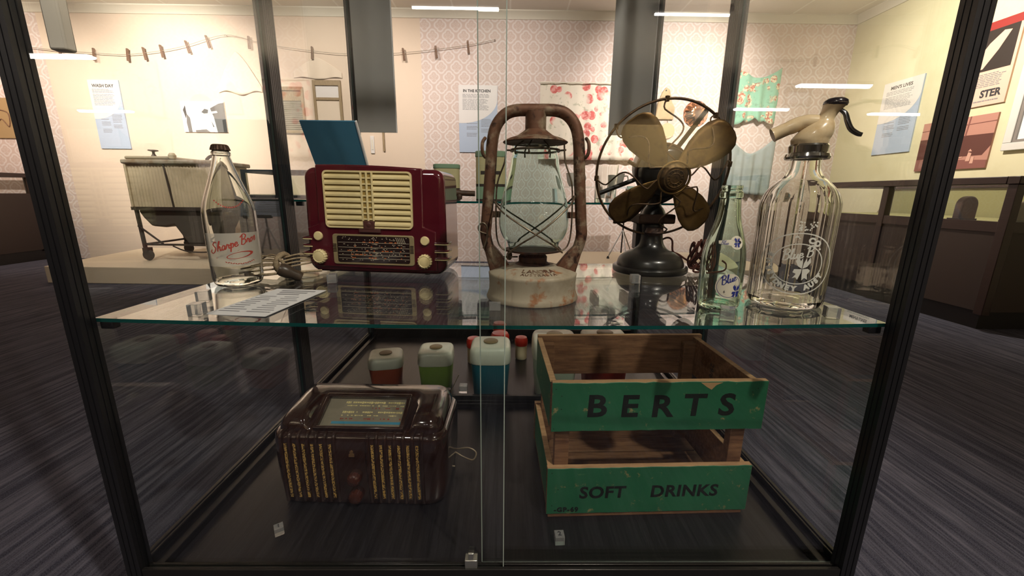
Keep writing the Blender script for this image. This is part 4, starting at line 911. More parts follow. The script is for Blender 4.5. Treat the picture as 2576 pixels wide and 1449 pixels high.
def board(name, x0, x1, y0, y1, z0, z1, face, ragged=0.0, parent=CR):
    """timber board; the face named is painted green, its top edge is chipped"""
    b = MB(); n = 26; long_x = (x1 - x0) > (y1 - y0); r_ = random.Random(int((x0 + y0 + z0) * 9973)); V = []
    for k in range(n + 1):
        u = k / n; d = ragged * r_.random()
        if long_x: x = x0 + (x1 - x0) * u; pts = [(x, y0, z0 + d * .5), (x, y1, z0), (x, y1, z1), (x, y0, z1 - d)]
        else: y = y0 + (y1 - y0) * u; pts = [(x0, y, z0), (x1, y, z0), (x1, y, z1), (x0, y, z1 - d)]
        V.append([b.bm.verts.new(p) for p in pts])
    for A, B in zip(V[:-1], V[1:]):
        for j in range(4):
            f = b.bm.faces.new((A[j], A[(j + 1) % 4], B[(j + 1) % 4], B[j])); f.material_index = 1 if j == face else (2 if j == 2 else 0)
    b.bm.faces.new(V[0]); b.bm.faces.new(V[-1][::-1]); return b.build(name, [m_wood, m_greenp, m_woodpale], parent, smooth=0, bevel=0.0008, seg=1)
# long front and back boards (face 3 = front, 1 = back), short side boards (face 3 = left outer, 1 = right outer)
U = board('front_board', 0.004, CW + 0.006, 0, CT_, 0.207, 0.3165, 3, 0.0025); Lw = board('front_board', 0.0, CW, 0, CT_, 0.009, 0.1215, 3, 0.0015)
board('back_board', 0.004, CW + 0.006, CD - CT_, CD, 0.207, 0.3165, 1); board('back_board', 0.0, CW, CD - CT_, CD, 0.009, 0.1215, 1)
e = 0.0006
for z0, z1 in ((0.212, 0.312), (0.02, 0.118)):
    board('side_board', 0.002, 0.002 + CT_, CT_ + e, CD - CT_ - e, z0, z1, 3); board('side_board', CW - 0.006 - CT_, CW - 0.006, CT_ + e, CD - CT_ - e, z0, z1, 1)
for x in (0.002 + CT_ + e, CW - 0.006 - CT_ - e - 0.03):
    for y in (CT_ + e, CD - CT_ - e - 0.02):
        boxo('corner_post', m_wood, CR, x, x + 0.03, y, y + 0.02, 0.02, 0.30, bevel=0.001)
for k in range(4):
    y0 = k * (CD / 4) + 0.002; boxo('base_slat', m_wood, CR, 0.004, CW - 0.008, y0, y0 + CD / 4 - 0.006 , 0.0, 0.0085, bevel=0.001)
m_stencil = P('worn black stencil paint', (0.004, 0.006, 0.005), 0.6, c2=(0.02, 0.07, 0.045), sc=40, lo=0.66, hi=0.76)
for k, ch in enumerate('BERTS'): text('lettering', m_stencil, CR, ch, 0.0670, onface(0.095 + 0.0672 * k, 0.262 - (0.001 * k if k < 3 else 0), -0.0004, 0.0), bold=0.0017, shear=0.04, ext=0.0002, wscale=1.12)
for wd, x in (('SOFT', 0.119), ('DRINKS', 0.297)): text('lettering', m_stencil, CR, wd, 0.0390, onface(x, 0.060, -0.0004), bold=0.0011, shear=0.06, ext=0.0002, spacing=1.06, wscale=1.04)
text('stencil_code', m_stencil, CR, '-GP-69', 0.0155, onface(0.043, 0.0195, -0.0004), bold=0.0007, ext=0.0002, spacing=1.2)
text('pencilled_number', m_ink, CR, '29/6', 0.022, lambda co: (CW - 0.006 - CT_ - 0.0004 - co.z, CD * 0.58 - co.y, 0.262 - co.x), ext=0.0001, bold=0.0002)
for (x, z) in ((0.012, 0.302), (0.024, 0.287), (0.024, 0.258), (0.010, 0.214), (0.425, 0.300), (0.415, 0.292), (0.010, 0.110), (0.024, 0.07), (0.42, 0.112), (0.012, 0.03)):
    b = MB(); b.lathe([(0, -0.0006), (0.0022, -0.0004), (0.0022, 0.002), (0, 0.002)], 10, M=Matrix.Translation((x, 0.0005, z)) @ Matrix.Rotation(-PI / 2, 4, 'X')); b.build('nail', m_nail, CR)
b = MB(); b.prism([(0.305, 0.3135), (0.350, 0.3135), (0.337, 0.308), (0.328, 0.298), (0.318, 0.304)], -0.0005, 0.0005); b.build('paint_chip', P('pale bare timber', 'a88660', 0.7), CR, smooth=0)

# ------------------------------------------------------------------ acrylic number cubes and information cards
def cube(x, y, z, s, rz, label, letter=None, group='acrylic number cubes'):
    b = MB(); b.box(-s / 2, s / 2, -s / 2, s / 2, 0, s); o = b.build('acrylic_cube', m_acrylic, None, smooth=0, bevel=0.0006); o.location = (x, y, z); o.rotation_euler = (0, 0, rz); tag(o, label, 'cube', group)
    if letter:
        b = MB(); b.add(textmesh(letter, s * 0.75, bold=0.0004, ext=0.0001), lambda co: (co.x, co.y, s + 0.0003 + co.z)); b.build('printed_number', m_ink, o, smooth=0)
def on(x): return sz(x) + 0.0005
cube(-0.557, 0.722, on(-0.557), 0.020, 0.35, 'clear acrylic cube on glass shelf, second in line in front of the red lettered bottle')
cube(-0.508, 0.640, on(-0.508), 0.020, 0.2, 'clear acrylic cube nearest the left front corner of the glass shelf')
cube(-0.398, 0.900, on(-0.398), 0.020, 0.25, 'clear acrylic cube in front of the maroon radio')
cube(0.300, 0.925, on(0.300), 0.020, 0.0, 'clear acrylic cube in front of the desk fan base')
cube(0.366, 0.640, on(0.366), 0.021, -0.45, 'clear acrylic cube in front of the pale green bottle')
cube(0.545, 0.645, on(0.545), 0.019, -0.3, 'clear acrylic cube at the right front of the shelf beside the siphon')
cube(-0.462, 0.693, BZ + 0.0005, 0.017, 0.6, 'clear acrylic cube on case floor in front of the brown bakelite radio', '1')
cube(0.108, 0.672, BZ + 0.0005, 0.019, 0.05, 'clear acrylic cube with a number on case floor before the green crate', '2')
b = MB(); b.box(-0.010, 0.010, -0.001, 0.001, 0, 0.016); o = b.build('acrylic_tag', m_acrylic, None, smooth=0); o.location = (-0.022, 0.694, on(-0.02)); tag(o, 'small clear acrylic tag in front of the lantern base', 'tag')
def card(name, label, x, y, z, w, l, rz, rowsn, head):
    t = thing(name, label, 'card', (x, y, z), rz); boxo('sheet', m_white, t, -w / 2, w / 2, -l / 2, l / 2, 0, 0.0008); b = MB()
    def flat(x0, x1, yy, h): b.box(x0, x1, yy, yy + h, 0.0008, 0.0011)
    for k in range(head): flat(-w * (0.30 - 0.04 * k), w * (0.36 - 0.08 * k), l * (0.40 - 0.075 * k), l * 0.028)
    for k in range(rowsn):
        yy = l * (0.40 - 0.075 * head - 0.02) - k * l * 0.068
        for xa in (-w * 0.43, w * 0.04): flat(xa, xa + w * (0.24 + 0.15 * rnd.random()), yy, l * 0.016)
    b.build('text_lines', m_greyink, t, smooth=0); return t
card('information_card', 'white printed information card lying on the glass shelf before the maroon radio', -0.440, 0.733, on(-0.44), 0.108, 0.185, math.radians(-6), 9, 3)
# ------------------------------------------------------------------ kitchen canisters and shakers in the rear case
m_lid = P('off white lid', 'ccd0c2', 0.4, coat=0.2, c2='bcc0b2', sc=12); m_knob = P('tan plastic knob', '7c6a4c', 0.45)
BF = BZ + 0.0006
def sq(w, n=40, p=5.0):
    out = []
    for k in range(n):
        a = 2 * PI * k / n; c, s_ = math.cos(a), math.sin(a); r = (abs(c) ** p + abs(s_) ** p) ** (-1 / p); out.append((w * r * c, w * r * s_))
    return out
def loft(b, secs):
    rings = [[b.bm.verts.new((x, y, z)) for x, y in sq(w)] for w, z in secs]
    for A, B in zip(rings[:-1], rings[1:]):
        for k in range(len(A)): b.bm.faces.new((A[k], A[(k + 1) % len(A)], B[(k + 1) % len(A)], B[k]))
    b.bm.faces.new(rings[0][::-1]); b.bm.faces.new(rings[-1])
def canister(x, y, w, h, col, label, rz=0.0, z=BF):
    t = thing('kitchen_canister', label, 'canister', (x, y, z), rz, 'plastic kitchen canisters'); hw = w / 2; hl = h * 0.66
    b = MB(); loft(b, [(hw * 0.80, 0), (hw * 0.84, 0.003), (hw * 0.96, hl)]); b.build('canister_body', P('coloured plastic ' + col, col, 0.4), t, smooth=50)
    b = MB(); loft(b, [(hw * 0.97, hl - 0.002), (hw, hl + 0.002), (hw * 0.99, h * 0.84), (hw * 0.97, h * 0.91), (hw * 0.90, h * 0.955), (hw * 0.78, h * 0.97)]); b.build('lid', m_lid, t, smooth=50)
    b = MB(); b.lathe([(0, h * 0.96), (hw * 0.28, h * 0.962), (hw * 0.36, h * 0.98), (hw * 0.36, h * 0.995), (hw * 0.28, h * 1.01), (0, h * 1.01)], 32); b.build('knob', m_knob, t, smooth=50)
canister(-0.436, 1.365, 0.122, 0.120, '9a4a30', 'small canister, rust brown with off-white lid, in the rear case behind the bakelite radio', 0.22)
canister(-0.252, 1.350, 0.124, 0.150, '7a9848', 'green kitchen canister with off-white lid behind the bakelite radio', 0.06)
canister(-0.056, 1.322, 0.140, 0.184, '1c5a68', 'teal blue kitchen canister with off-white lid in front of red topped shakers', 0.0)
canister(0.165, 1.320, 0.155, 0.212, 'a9b6a4', 'large pale grey green canister behind the left end of the crate', 0.0)
canister(0.345, 1.345, 0.160, 0.21, 'a33428', 'red kitchen canister seen through the slats of the green crate', 0.0)
m_shk = P('cream shaker body', 'c9bd9c', 0.4); m_red = P('red plastic lid', 'b02a1c', 0.3, coat=0.4)
def shaker(x, y, r, h, label):
    t = thing('spice_shaker', label, 'shaker', (x, y, BF), 0, 'red topped spice shakers'); b = MB(); b.lathe([(0, 0), (r * 0.85, 0), (r * 0.95, 0.004), (r * 0.95, h * 0.62), (0, h * 0.62)], 32); b.build('shaker_body', m_shk, t, smooth=40)
    b = MB(); b.lathe([(r * 0.9, h * 0.60), (r * 1.05, h * 0.62), (r * 1.08, h * 0.70), (r * 1.08, h * 0.84), (r * 0.9, h * 0.95), (0, h)], 32); b.build('lid', m_red, t, smooth=50)
shaker(0.060, 1.600, 0.0255, 0.100, 'cream spice shaker with red lid between teal and pale canisters'); shaker(-0.135, 1.560, 0.029, 0.110, 'cream spice shaker with red lid peeking out left of the teal canister')
shaker(-0.035, 1.780, 0.030, 0.105, 'red topped spice shaker farthest back, above the teal canister lid'); shaker(-0.030, 1.640, 0.037, 0.105, 'wide red shaker lid just showing behind the teal canister lid')
b = MB(); b.box(-0.014, 0.014, -0.014, 0.014, 0, 0.026); o = b.build('acrylic_cube', m_acrylic, None, smooth=0, bevel=0.001); o.location = (-0.152, 1.30, BF); tag(o, 'clear acrylic block in the rear case between green and teal canisters', 'cube')

# ------------------------------------------------------------------ upper shelf of the rear case
Z2 = S2 + 0.0006
m_sage = P('sage green tin', '7d9a80', 0.45); m_tincream = P('cream tin', 'b5ad84', 0.45); m_dk = P('dark brown band', (0.03, 0.02, 0.016), 0.5); m_handle = P('dark wooden handle', '4a3424', 0.5, c2='33221a', sc=30); m_steel = P('polished steel', (0.6, 0.6, 0.56), 0.18, 1.0)
def tin(x, y, w, h, label, rz=0):
    t = thing('storage_tin', label, 'tin', (x, y, Z2), rz); b = MB(); hw = w / 2
    loft(b, [(hw, 0.004), (hw, h * 0.29)]); b.build('lower_body', m_sage, t, smooth=50)
    b = MB(); loft(b, [(hw, h * 0.335), (hw, h * 0.90)]); b.build('upper_body', m_tincream, t, smooth=50)
    b = MB(); loft(b, [(hw * 1.005, h * 0.285), (hw * 1.005, h * 0.34)]); loft(b, [(hw * 1.005, 0), (hw * 1.005, 0.005)]); b.build('band', m_dk, t, smooth=50)
    b = MB(); loft(b, [(hw * 1.03, h * 0.885), (hw * 1.04, h * 0.90), (hw * 1.04, h * 0.985), (hw * 0.98, h)]); b.build('lid', m_sage, t, smooth=50)
    b = MB(); b.box(-hw * 0.64, hw * 0.64, -hw * 1.004, -hw * 0.9, h * 0.53, h * 0.60); b.build('name_bar', m_dk, t, smooth=0)
tin(-0.058, 1.42, 0.100, 0.158, 'sage green and cream storage tin behind the left tube of the lantern')
tin(-0.205, 1.405, 0.085, 0.115, 'shorter sage green and cream tin mostly hidden behind the right end of the maroon radio', 0.1)
t = thing('egg_beater', 'hand rotary beater with dark wooden handle lying on the rear shelf beside the green tin', 'beater', (-0.165, 1.315, Z2), 0)
b = MB(); b.tube(catmull([(0.06, 0, 0.022), (0.03, 0, 0.023), (-0.02, 0, 0.025), (-0.05, 0, 0.026)], 4), [0.0085] * 6 + [0.0105] * 7, 14); b.build('handle', m_handle, t, smooth=60)
b = MB()
for r in (0.030, 0.023): b.tube([(-0.035 + r * math.cos(q), 0.016, 0.038 + r * math.sin(q)) for q in [2 * PI * k / 32 for k in range(32)]], 0.0035, 8, True)
b.build('gear_wheel', m_steel, t, smooth=60)
b = MB(); b.lathe([(0, -0.008), (0.008, -0.005), (0.009, 0.004), (0.005, 0.010), (0, 0.011)], 16, (0.012, -0.012, 0.0095)); b.build('crank_knob', m_handle, t)
def tumbler(x, y, r, h, label):
    b = MB(); b.lathe([(0, 0), (r * 0.86, 0), (r * 0.88, 0.002), (r, h), (r - 0.0018, h), (r * 0.86 - 0.0018, 0.012), (0, 0.012)], 40); o = b.build('glass_tumbler', m_clear, None, smooth=50); o.location = (x, y, Z2); return tag(o, label, 'glass')
tumbler(0.318, 1.35, 0.037, 0.115, 'tall clear glass tumbler on the rear shelf behind the fan cage')
m_china = P('white china', 'd6d0c8', 0.25, coat=0.4)
def cup(x, y, z, label, rz):
    t = thing('tea_cup', label, 'cup', (x, y, z), rz, 'white cups in the rear case'); b = MB(); pr = smoothprof([(0.018, 0), (0.019, 0.003), (0.026, 0.02), (0.030, 0.048)], 4); b.lathe([(0, 0.003)] + pr + [(r - 0.002, zz) for r, zz in pr[::-1] if zz > 0.005] + [(0, 0.006)], 32); b.build('bowl', m_china, t, smooth=60)
    b = MB(); b.tube(catmull([(0.026, 0, 0.038), (0.042, 0, 0.040), (0.044, 0, 0.024), (0.024, 0, 0.014)], 5), 0.0025, 8); b.build('handle', m_china, t, smooth=60)
t = thing('display_riser', 'small white stepped stand with glass top behind the tumbler', 'stand', (0.345, 1.56, Z2), 0); boxo('glass_top', m_shelfglass, t, -0.16, 0.13, -0.06, 0.06, 0.046, 0.051); 
for x in (-0.15, 0.0, 0.12): boxo('support', m_white, t, x - 0.008, x + 0.008, -0.05, 0.05, 0, 0.0455)
cup(0.245, 1.55, Z2 + 0.0517, 'white tea cup on the glass riser right of the lantern', 0.2); cup(0.405, 1.56, Z2 + 0.0517, 'white tea cup on the glass riser behind the fan motor', 0.1)
t = thing('glass_bowl', 'pale glass bowl on the rear shelf below the fan hub', 'bowl', (0.47, 1.42, Z2), 0); b = MB(); pr = smoothprof([(0.022, 0), (0.024, 0.004), (0.05, 0.025), (0.062, 0.052)], 4); b.lathe([(0, 0.003)] + pr + [(r - 0.0025, z) for r, z in pr[::-1] if z > 0.006] + [(0, 0.007)], 40); b.build('bowl_body', GLASS('bluish bowl glass', (0.8, 0.9, 0.9)), t, smooth=60)
m_panelw = P('white panel print', 'd9d4d2', 0.55)
# blue board leaning behind the maroon radio
m_bluep = P('blue painted board', '4a86a8', 0.4, c2='5290b0', sc=3)
t = thing('blue_board', 'blue display board with white edges leaning behind the maroon radio', 'board', (-0.522, 1.392, Z2), 0)
M = Matrix.Translation((0, 0, 0.0035)) @ Matrix.Rotation(math.radians(33), 4, 'X')
b = MB(); b.box(-0.082, 0.078, -0.003, 0.003, 0, 0.262, M=M); b.build('panel', m_bluep, t, smooth=0)
b = MB(); b.box(0.0782, 0.082, -0.0045, 0.0045, 0, 0.262, M=M); b.build('white_edge', m_white, t, smooth=0); boxo('prop', m_panelw, t, -0.03, 0.03, -0.062, -0.056, 0, 0.085)

# ------------------------------------------------------------------ wash day corner
m_plat = P('white painted platform', 'cdbfa8', 0.6)
t = thing('display_platform', 'low white platform carrying the old washing machine', 'platform', (-2.95, 4.12, 0), math.radians(-1)); b = MB()
b.prism([(-1.09, -0.63), (1.30, -0.65), (1.30, 0.60), (-1.30, 0.60)], 0, 0.15, lambda x, y, z: (x, z, y)); b.build('platform_body', m_plat, t, bevel=0.006)
m_cab = P('cream corrugated enamel', 'cdbfa2', 0.55, 0.0, c2='b3a588', sc=6, lo=0.45, hi=0.7); m_iron = P('brown iron frame', (0.055, 0.042, 0.034), 0.5, 0.3); m_tubm = P('dark grey tub', (0.075, 0.066, 0.054), 0.6)
wx, wy = -3.09, 4.10
t = thing('washing_machine', 'antique box washing machine with ribbed cream tub on castors', 'washing machine', (wx, wy, 0.151), 0); t.scale.x = 0.88
b = MB()
def ribs(u): return 0.004 * math.sin(u * 2 * PI * 26)
b.grid(lambda u, v: (-0.42 + 0.86 * u, -0.26 + (ribs(u) if 0.04 < u < 0.96 else 0), 0.505 + 0.38 * v), 208, 2); b.grid(lambda u, v: (-0.42 + 0.86 * u, 0.26, 0.505 + 0.38 * v), 2, 2)
b.grid(lambda u, v: (-0.42, -0.26 + 0.52 * u, 0.505 + 0.38 * v), 2, 2); b.grid(lambda u, v: (0.44, -0.26 + 0.52 * u, 0.505 + 0.38 * v), 2, 2); b.build('ribbed_tub', m_cab, t, smooth=60)
boxo('lid', P('worn grey lid', 'a59d8c', 0.6, c2='846f57', sc=8), t, -0.45, 0.47, -0.29, 0.29, 0.886, 0.925, bevel=0.012); boxo('lid_half', P('worn cream lid', 'a39a84', 0.6), t, -0.42, 0.02, -0.27, 0.27, 0.926, 0.955, bevel=0.012)
b = MB(); b.lathe([(0, 0), (0.03, 0), (0.012, 0.03), (0.012, 0.05), (0.045, 0.058), (0.04, 0.066), (0, 0.068)], 20, (-0.27, -0.1, 0.956)); b.build('lid_knob', m_iron, t); b = MB(); b.lathe([(0, 0), (0.03, 0.01), (0.034, 0.04), (0.02, 0.06), (0, 0.062)], 20, (0.03, -0.22, 0.926)); b.build('lid_catch', m_cab, t)
b = MB(); b.tube(catmull([(0.36, -0.2, 0.93), (0.40, -0.2, 0.96), (0.46, -0.2, 0.965)], 4), 0.014, 8); b.build('lid_handle', m_iron, t)
b = MB(); b.box(-0.44, 0.46, -0.28, -0.262, 0.475, 0.505); b.box(-0.44, 0.46, 0.262, 0.28, 0.475, 0.505); b.box(-0.44, -0.42, -0.262, 0.262, 0.475, 0.505); b.box(0.44, 0.46, -0.262, 0.262, 0.475, 0.505); b.build('tub_frame', m_iron, t)
b = MB(); b.tube([(-0.035, -0.270, 0.885), (0.0, -0.270, 0.50)], 0.008, 6); b.build('front_strap', m_iron, t); b = MB(); b.tube([(-0.425, -0.27, 0.89), (-0.425, -0.27, 0.50)], 0.012, 6); b.build('corner_strap', m_cab, t)
b = MB(); b.prism([(-0.42, 0.474), (0.44, 0.474), (0.44, 0.40), (0.36, 0.34), (0.27, 0.27), (0.23, 0.155), (0.06, 0.155), (-0.06, 0.335), (-0.16, 0.315), (-0.30, 0.325), (-0.37, 0.40)], -0.24, 0.24); b.build('tub_underside', m_tubm, t, bevel=0.02)
for x in (-0.40, 0.42):
    for y in (-0.25, 0.25):
        b = MB(); b.tube([(x - 0.015 if x < 0 else x + .015, y, 0.475), (x, y, 0.12)], 0.018, 8); b.build('leg', m_iron, t)
        c = MB(); c.lathe([(0, -0.02), (0.045, -0.02), (0.055, 0), (0.045, 0.02), (0, 0.02)], 20, M=Matrix.Translation((x + 0.02, y, 0.055)) @ Matrix.Rotation(PI / 2, 4, 'X')); c.box(x - 0.005, x + 0.045, y - 0.032, y + 0.032, 0.085, 0.125); c.build('castor', m_iron, t)
b = MB()
for p, q in (((-0.40, -0.25, 0.155), (0.42, -0.25, 0.150)), ((-0.40, 0.25, 0.155), (0.42, 0.25, 0.150)), ((-0.40, -0.25, 0.155), (-0.40, 0.25, 0.155)), ((0.42, -0.25, 0.15), (0.42, 0.25, 0.15)), ((-0.42, -0.26, 0.33), (-0.20, -0.25, 0.16))): b.tube([p, q], 0.010, 6)
b.tube(catmull([(-0.10, -0.25, 0.14), (0.05, -0.25, 0.09), (0.30, -0.25, 0.09), (0.42, -0.25, 0.16), (0.45, -0.25, 0.35)], 5), 0.007, 6); b.build('lower_frame', m_iron, t)
m_case2 = P('black case frame', (0.02, 0.02, 0.02), 0.4); m_lining = P('pale display lining', 'c9bfa6', 0.7)
def floorcase(x0, x1, y0, y1, h, hb, z0, label):
    t = thing('table_showcase', label, 'display case', ((x0 + x1) / 2, y0, z0), 0); w = (x1 - x0) / 2; d = y1 - y0
    boxo('body', m_blackmat, t, -w, w, 0, d, 0, hb, bevel=0.004); boxo('lining', m_lining, t, -w + 0.03, w - 0.03, d - 0.025, d - 0.015, hb + 0.001, h - 0.035); boxo('deck', m_lining, t, -w + 0.03, w - 0.03, 0.03, d - 0.03, hb, hb + 0.006)
    for x in (-w, w - 0.03):
        for y in (0, d - 0.03): boxo('post', m_case2, t, x, x + 0.03, y, y + 0.03, hb, h - 0.03)
    b = MB(); b.box(-w, w, 0, 0.03, h - 0.03, h); b.box(-w, w, d - 0.03, d, h - 0.03, h); b.box(-w, -w + 0.03, 0.03, d - 0.03, h - 0.03, h); b.box(w - 0.03, w, 0.03, d - 0.03, h - 0.03, h); b.build('top_frame', m_case2, t)
    pane('front_glass', t, -w + 0.03, w - 0.03, 0.012, 0.016, hb, h - 0.03); pane('top_glass', t, -w + 0.03, w - 0.03, 0.03, d - 0.03, h - 0.016, h - 0.011); return t
floorcase(-2.62, -1.25, 4.12, 4.74, 0.862, 0.62, 0.151, 'dark table showcase with black framed glass top beside the washing machine')
# clothesline and pegs
m_fr2h = P('dull metal hook', '8f8b80', 0.4, 0.6)
m_string = P('grey cotton line', '9a8f80', 0.8); m_peg = P('weathered wooden peg', '6f5240', 0.7, c2='8a6a50', sc=60)
LN = [at(*p, 4.826) for p in ((62, 117), (150, 127), (235, 133), (320, 137), (408, 127), (470, 114), (565, 88), (640, 104), (690, 115), (786, 128), (860, 135), (950, 136), (1020, 132), (1100, 124), (1180, 113), (1245, 100))]
b = MB(); b.tube(catmull(LN, 5), 0.0028, 6); line = tag(b.build('clothesline', m_string, None), 'thin grey clothesline strung across the cream wall', 'line')
for q in (LN[0], LN[6], LN[-1]):
    b = MB(); b.tube([(q.x, 4.8595, q.z + 0.006), (q.x, 4.832, q.z + 0.004), (q.x, 4.824, q.z - 0.004)], 0.004, 8); b.build('wall_hook', m_fr2h, line)
for i, (px, py, tilt) in enumerate(((150, 128, 0.06), (236, 136, -0.1), (321, 137, -0.1), (363, 134, 0.1), (406, 128, 0.1), (471, 117, 0.22), (522, 104, 0.22), (626, 106, -0.04), (785, 132, -0.06), (1015, 136, 0.1), (1097, 130, 0.1), (1178, 117, 0.1))):
    p = at(px, py, 4.826); lab = ['first peg from the left end of the line', 'second peg from the left end of the line', 'third peg from the left end of the line', 'fourth peg from the left end, close to the third', 'fifth peg from the left end of the line', 'sixth peg, where the line starts to rise', 'seventh peg, just left of the high point of the line', 'eighth peg, just right of the high point of the line', 'ninth peg, above the left washboard', 'tenth peg, right of the grey hanging panel', 'eleventh peg, where the wallpaper begins', 'last peg at the right end of the line'][i]
    t = thing('clothes_peg', 'wooden clothes peg, ' + lab, 'peg', p, 0, 'pegs on the clothesline'); t.rotation_euler = (0, -tilt, 0)
    for s in (-1, 1):
        q = MB(); q.prism([(s * 0.0015, -0.065), (s * 0.011, -0.065), (s * 0.009, 0.02), (s * 0.010, 0.055), (s * 0.002, 0.06)], -0.008, 0.008); q.build('prong', m_peg, t, smooth=0)
# white garments pegged on the line
m_linen = P('thin white linen', 'ddcdbb', 0.85)
def cloth(name, label, x0, x1, ztop, pts, mat, cat, y=4.80, folds=7, amp=0.012, group=None):
    """hanging cloth: pts = bottom outline fraction list, ztop(u) gives the top edge"""
    b = MB(); n = 64; m_ = 16
    b.grid(lambda u, v: (x0 + (x1 - x0) * u, y + amp * math.sin(u * folds * 2 * PI + 0.6) * (0.3 + 0.7 * v) + 0.3 * amp * math.sin(u * 3.3 * 2 * PI), ztop(u) * (1 - v) + pts(u) * v), n, m_)
    o = b.build(name, mat, None, smooth=80, solid=0.002); return tag(o, label, cat, group)
cloth('white_cloth', 'thin white cloth pegged on the line above the washboards', -2.36, -1.83, lambda u: 2.23 - 0.15 * abs(2 * u - 1) ** 1.3, lambda u: 2.02 + 0.01 * math.sin(9 * u), m_linen, 'cloth', folds=3, y=4.846, amp=0.005)
cloth('white_cloth', 'thin white cloth pegged on the line above the photograph', -3.2, -2.72, lambda u: 2.28 - 0.36 * abs(2 * u - 1) ** 1.3, lambda u: 1.86 + 0.02 * math.sin(9 * u), m_linen, 'cloth', folds=3, y=4.846, amp=0.005)
# wall panels
m_panelw = P('white panel print', 'd9d4d2', 0.55); m_panelb = P('pale blue panel print', 'a9b6cc', 0.55)
def infopanel(label, P0, P1, y, head, rot=0.0, size=0.045):
    """tall pale blue information panel with white circle area"""
    w, h = P1[0] - P0[0], P0[1] - P1[1]; t = thing('wall_sign', label, 'sign', ((P0[0] + P1[0]) / 2, y, P1[1]) if rot == 0 else (y, (P0[0] + P1[0]) / 2, P1[1]), rot)
    boxo('board', m_panelb, t, -w / 2, w / 2, -0.012, 0, 0, h)
    zc, r = h * 0.80, w * 0.92; pts = [(-w / 2, h)]
    for k in range(33):
        a = PI + PI * k / 32; x, z = -w * 0.42 + r * math.cos(a), zc + 0.36 * h * math.sin(a)
        if -w / 2 <= x <= w / 2: pts.append((x, z))
    if pts[1][0] > -w / 2 + 1e-4: pts.insert(1, (-w / 2, zc - 0.36 * h * math.sqrt(max(0, 1 - ((0.08 * w) / r) ** 2))))
    pts.append((pts[-1][0], h)); b = MB(); b.prism(pts, -0.0132, -0.0121); b.build('white_area', m_panelw, t, smooth=0)
    text('heading', m_ink, t, head, size, onface(-0.03 * w, h * 0.915, -0.0135), bold=0.0012, ext=0.0003)
    b = MB(); rows(b, -w * 0.40, w * 0.30, h * 0.865, 3, h * 0.02, h * 0.007, -0.0132); rows(b, -w * 0.40, w * 0.30, h * 0.795, 9, h * 0.019, h * 0.006, -0.0132); rows(b, -w * 0.30, 0, h * 0.50, 13, h * 0.021, h * 0.007, -0.0121, skip=(2, 4, 8, 9)); rows(b, w * 0.08, w * 0.40, h * 0.50, 10, h * 0.021, h * 0.007, -0.0121, skip=(6,)); b.build('text_lines', m_greyink, t, smooth=0); return t
infopanel('pale blue and white information panel headed WASH DAY on the cream wall', (-4.61, 1.975), (-4.275, 1.26), YB, 'WASH DAY')
infopanel('pale blue and white information panel headed IN THE KITCHEN on the wallpaper', (-0.558, 1.972), (-0.128, 1.266), YB, 'IN THE KITCHEN', size=0.04)
infopanel("pale blue and white information panel headed MEN'S LIVES on the yellow green wall", (-4.345, 1.905), (-3.945, 1.232), XR_, "MEN'S LIVES", rot=-PI / 2, size=0.042)
# fix panels on the right wall: they were given mirrored Y coordinates
for o in bpy.data.objects:
    if o.name.startswith('wall_sign') and abs(o.location.x - XR_) < 0.01: o.location.y = 4.145
# ------------------------------------------------------------------ pictures
def flatpoly(b, pts, y, th=0.0006): b.prism(pts, y - th, y)
m_ph = [P('photo grey %d' % k, (v, v, v * 0.98), 0.5) for k, v in enumerate((0.035, 0.14, 0.34, 0.62, 0.85))]
t = thing('photograph', 'black and white photograph of a woman at work on the cream wall', 'photograph', (-3.39, YB, 1.448), 0)
boxo('board', m_ph[4], t, -0.25, 0.23, -0.014, 0, 0, 0.32)
def shp(nm, par, m, polys, y):
    b = MB()
    for k, q in enumerate(polys): flatpoly(b, q, y - 0.0001 * k)
    return b.build(nm, m, par, smooth=0)
shp('dark_wall', t, m_ph[1], [[(0.23, 0), (0.23, 0.31), (0.17, 0.30), (0.07, 0.25), (0.10, 0.16), (0.12, 0.0)], [(-0.20, 0.0), (-0.21, 0.10), (-0.195, 0.19), (-0.165, 0.15), (-0.16, 0.0)]], -0.0145)
shp('shadow', t, m_ph[0], [[(0.19, 0), (0.23, 0), (0.23, 0.14), (0.19, 0.13)], [(-0.23, 0.23), (-0.20, 0.28), (-0.195, 0.19), (-0.21, 0.14)], [(0.02, 0.10), (0.06, 0.14), (0.09, 0.06), (0.05, 0.04)]], -0.0152)
shp('figure', t, m_ph[3], [[(-0.08, 0.06), (-0.06, 0.18), (0.0, 0.21), (0.06, 0.17), (0.09, 0.0), (-0.05, 0.0)], [(-0.09, 0.19), (-0.04, 0.22), (-0.02, 0.19), (-0.07, 0.165)], [(0.0, 0.205), (0.14, 0.225), (0.15, 0.205), (0.03, 0.185)]], -0.0158)
shp('hair', t, m_ph[1], [[(-0.03, 0.21), (0.01, 0.245), (0.05, 0.235), (0.04, 0.20), (0.0, 0.195)], [(-0.12, 0.02), (0.0, 0.03), (0.04, 0.0), (-0.12, 0.0)]], -0.0165)
m_s = [P('sepia %d' % k, c, 0.5) for k, c in enumerate(('57302a', '80504a', 'b07f72', 'c99c8c'))]
t = thing('photograph', 'sepia photograph of a street under a verandah on the yellow green wall', 'photograph', (XR_, 3.56, 1.045), -PI / 2)
boxo('board', m_s[2], t, -0.285, 0.285, -0.014, 0, 0, 0.41)
shp('verandah', t, m_s[0], [[(-0.285, 0.18), (0.285, 0.17), (0.285, 0.26), (-0.285, 0.27)], [(-0.285, 0.10), (0.24, 0.10), (0.285, 0.17), (-0.285, 0.18)]], -0.0145)
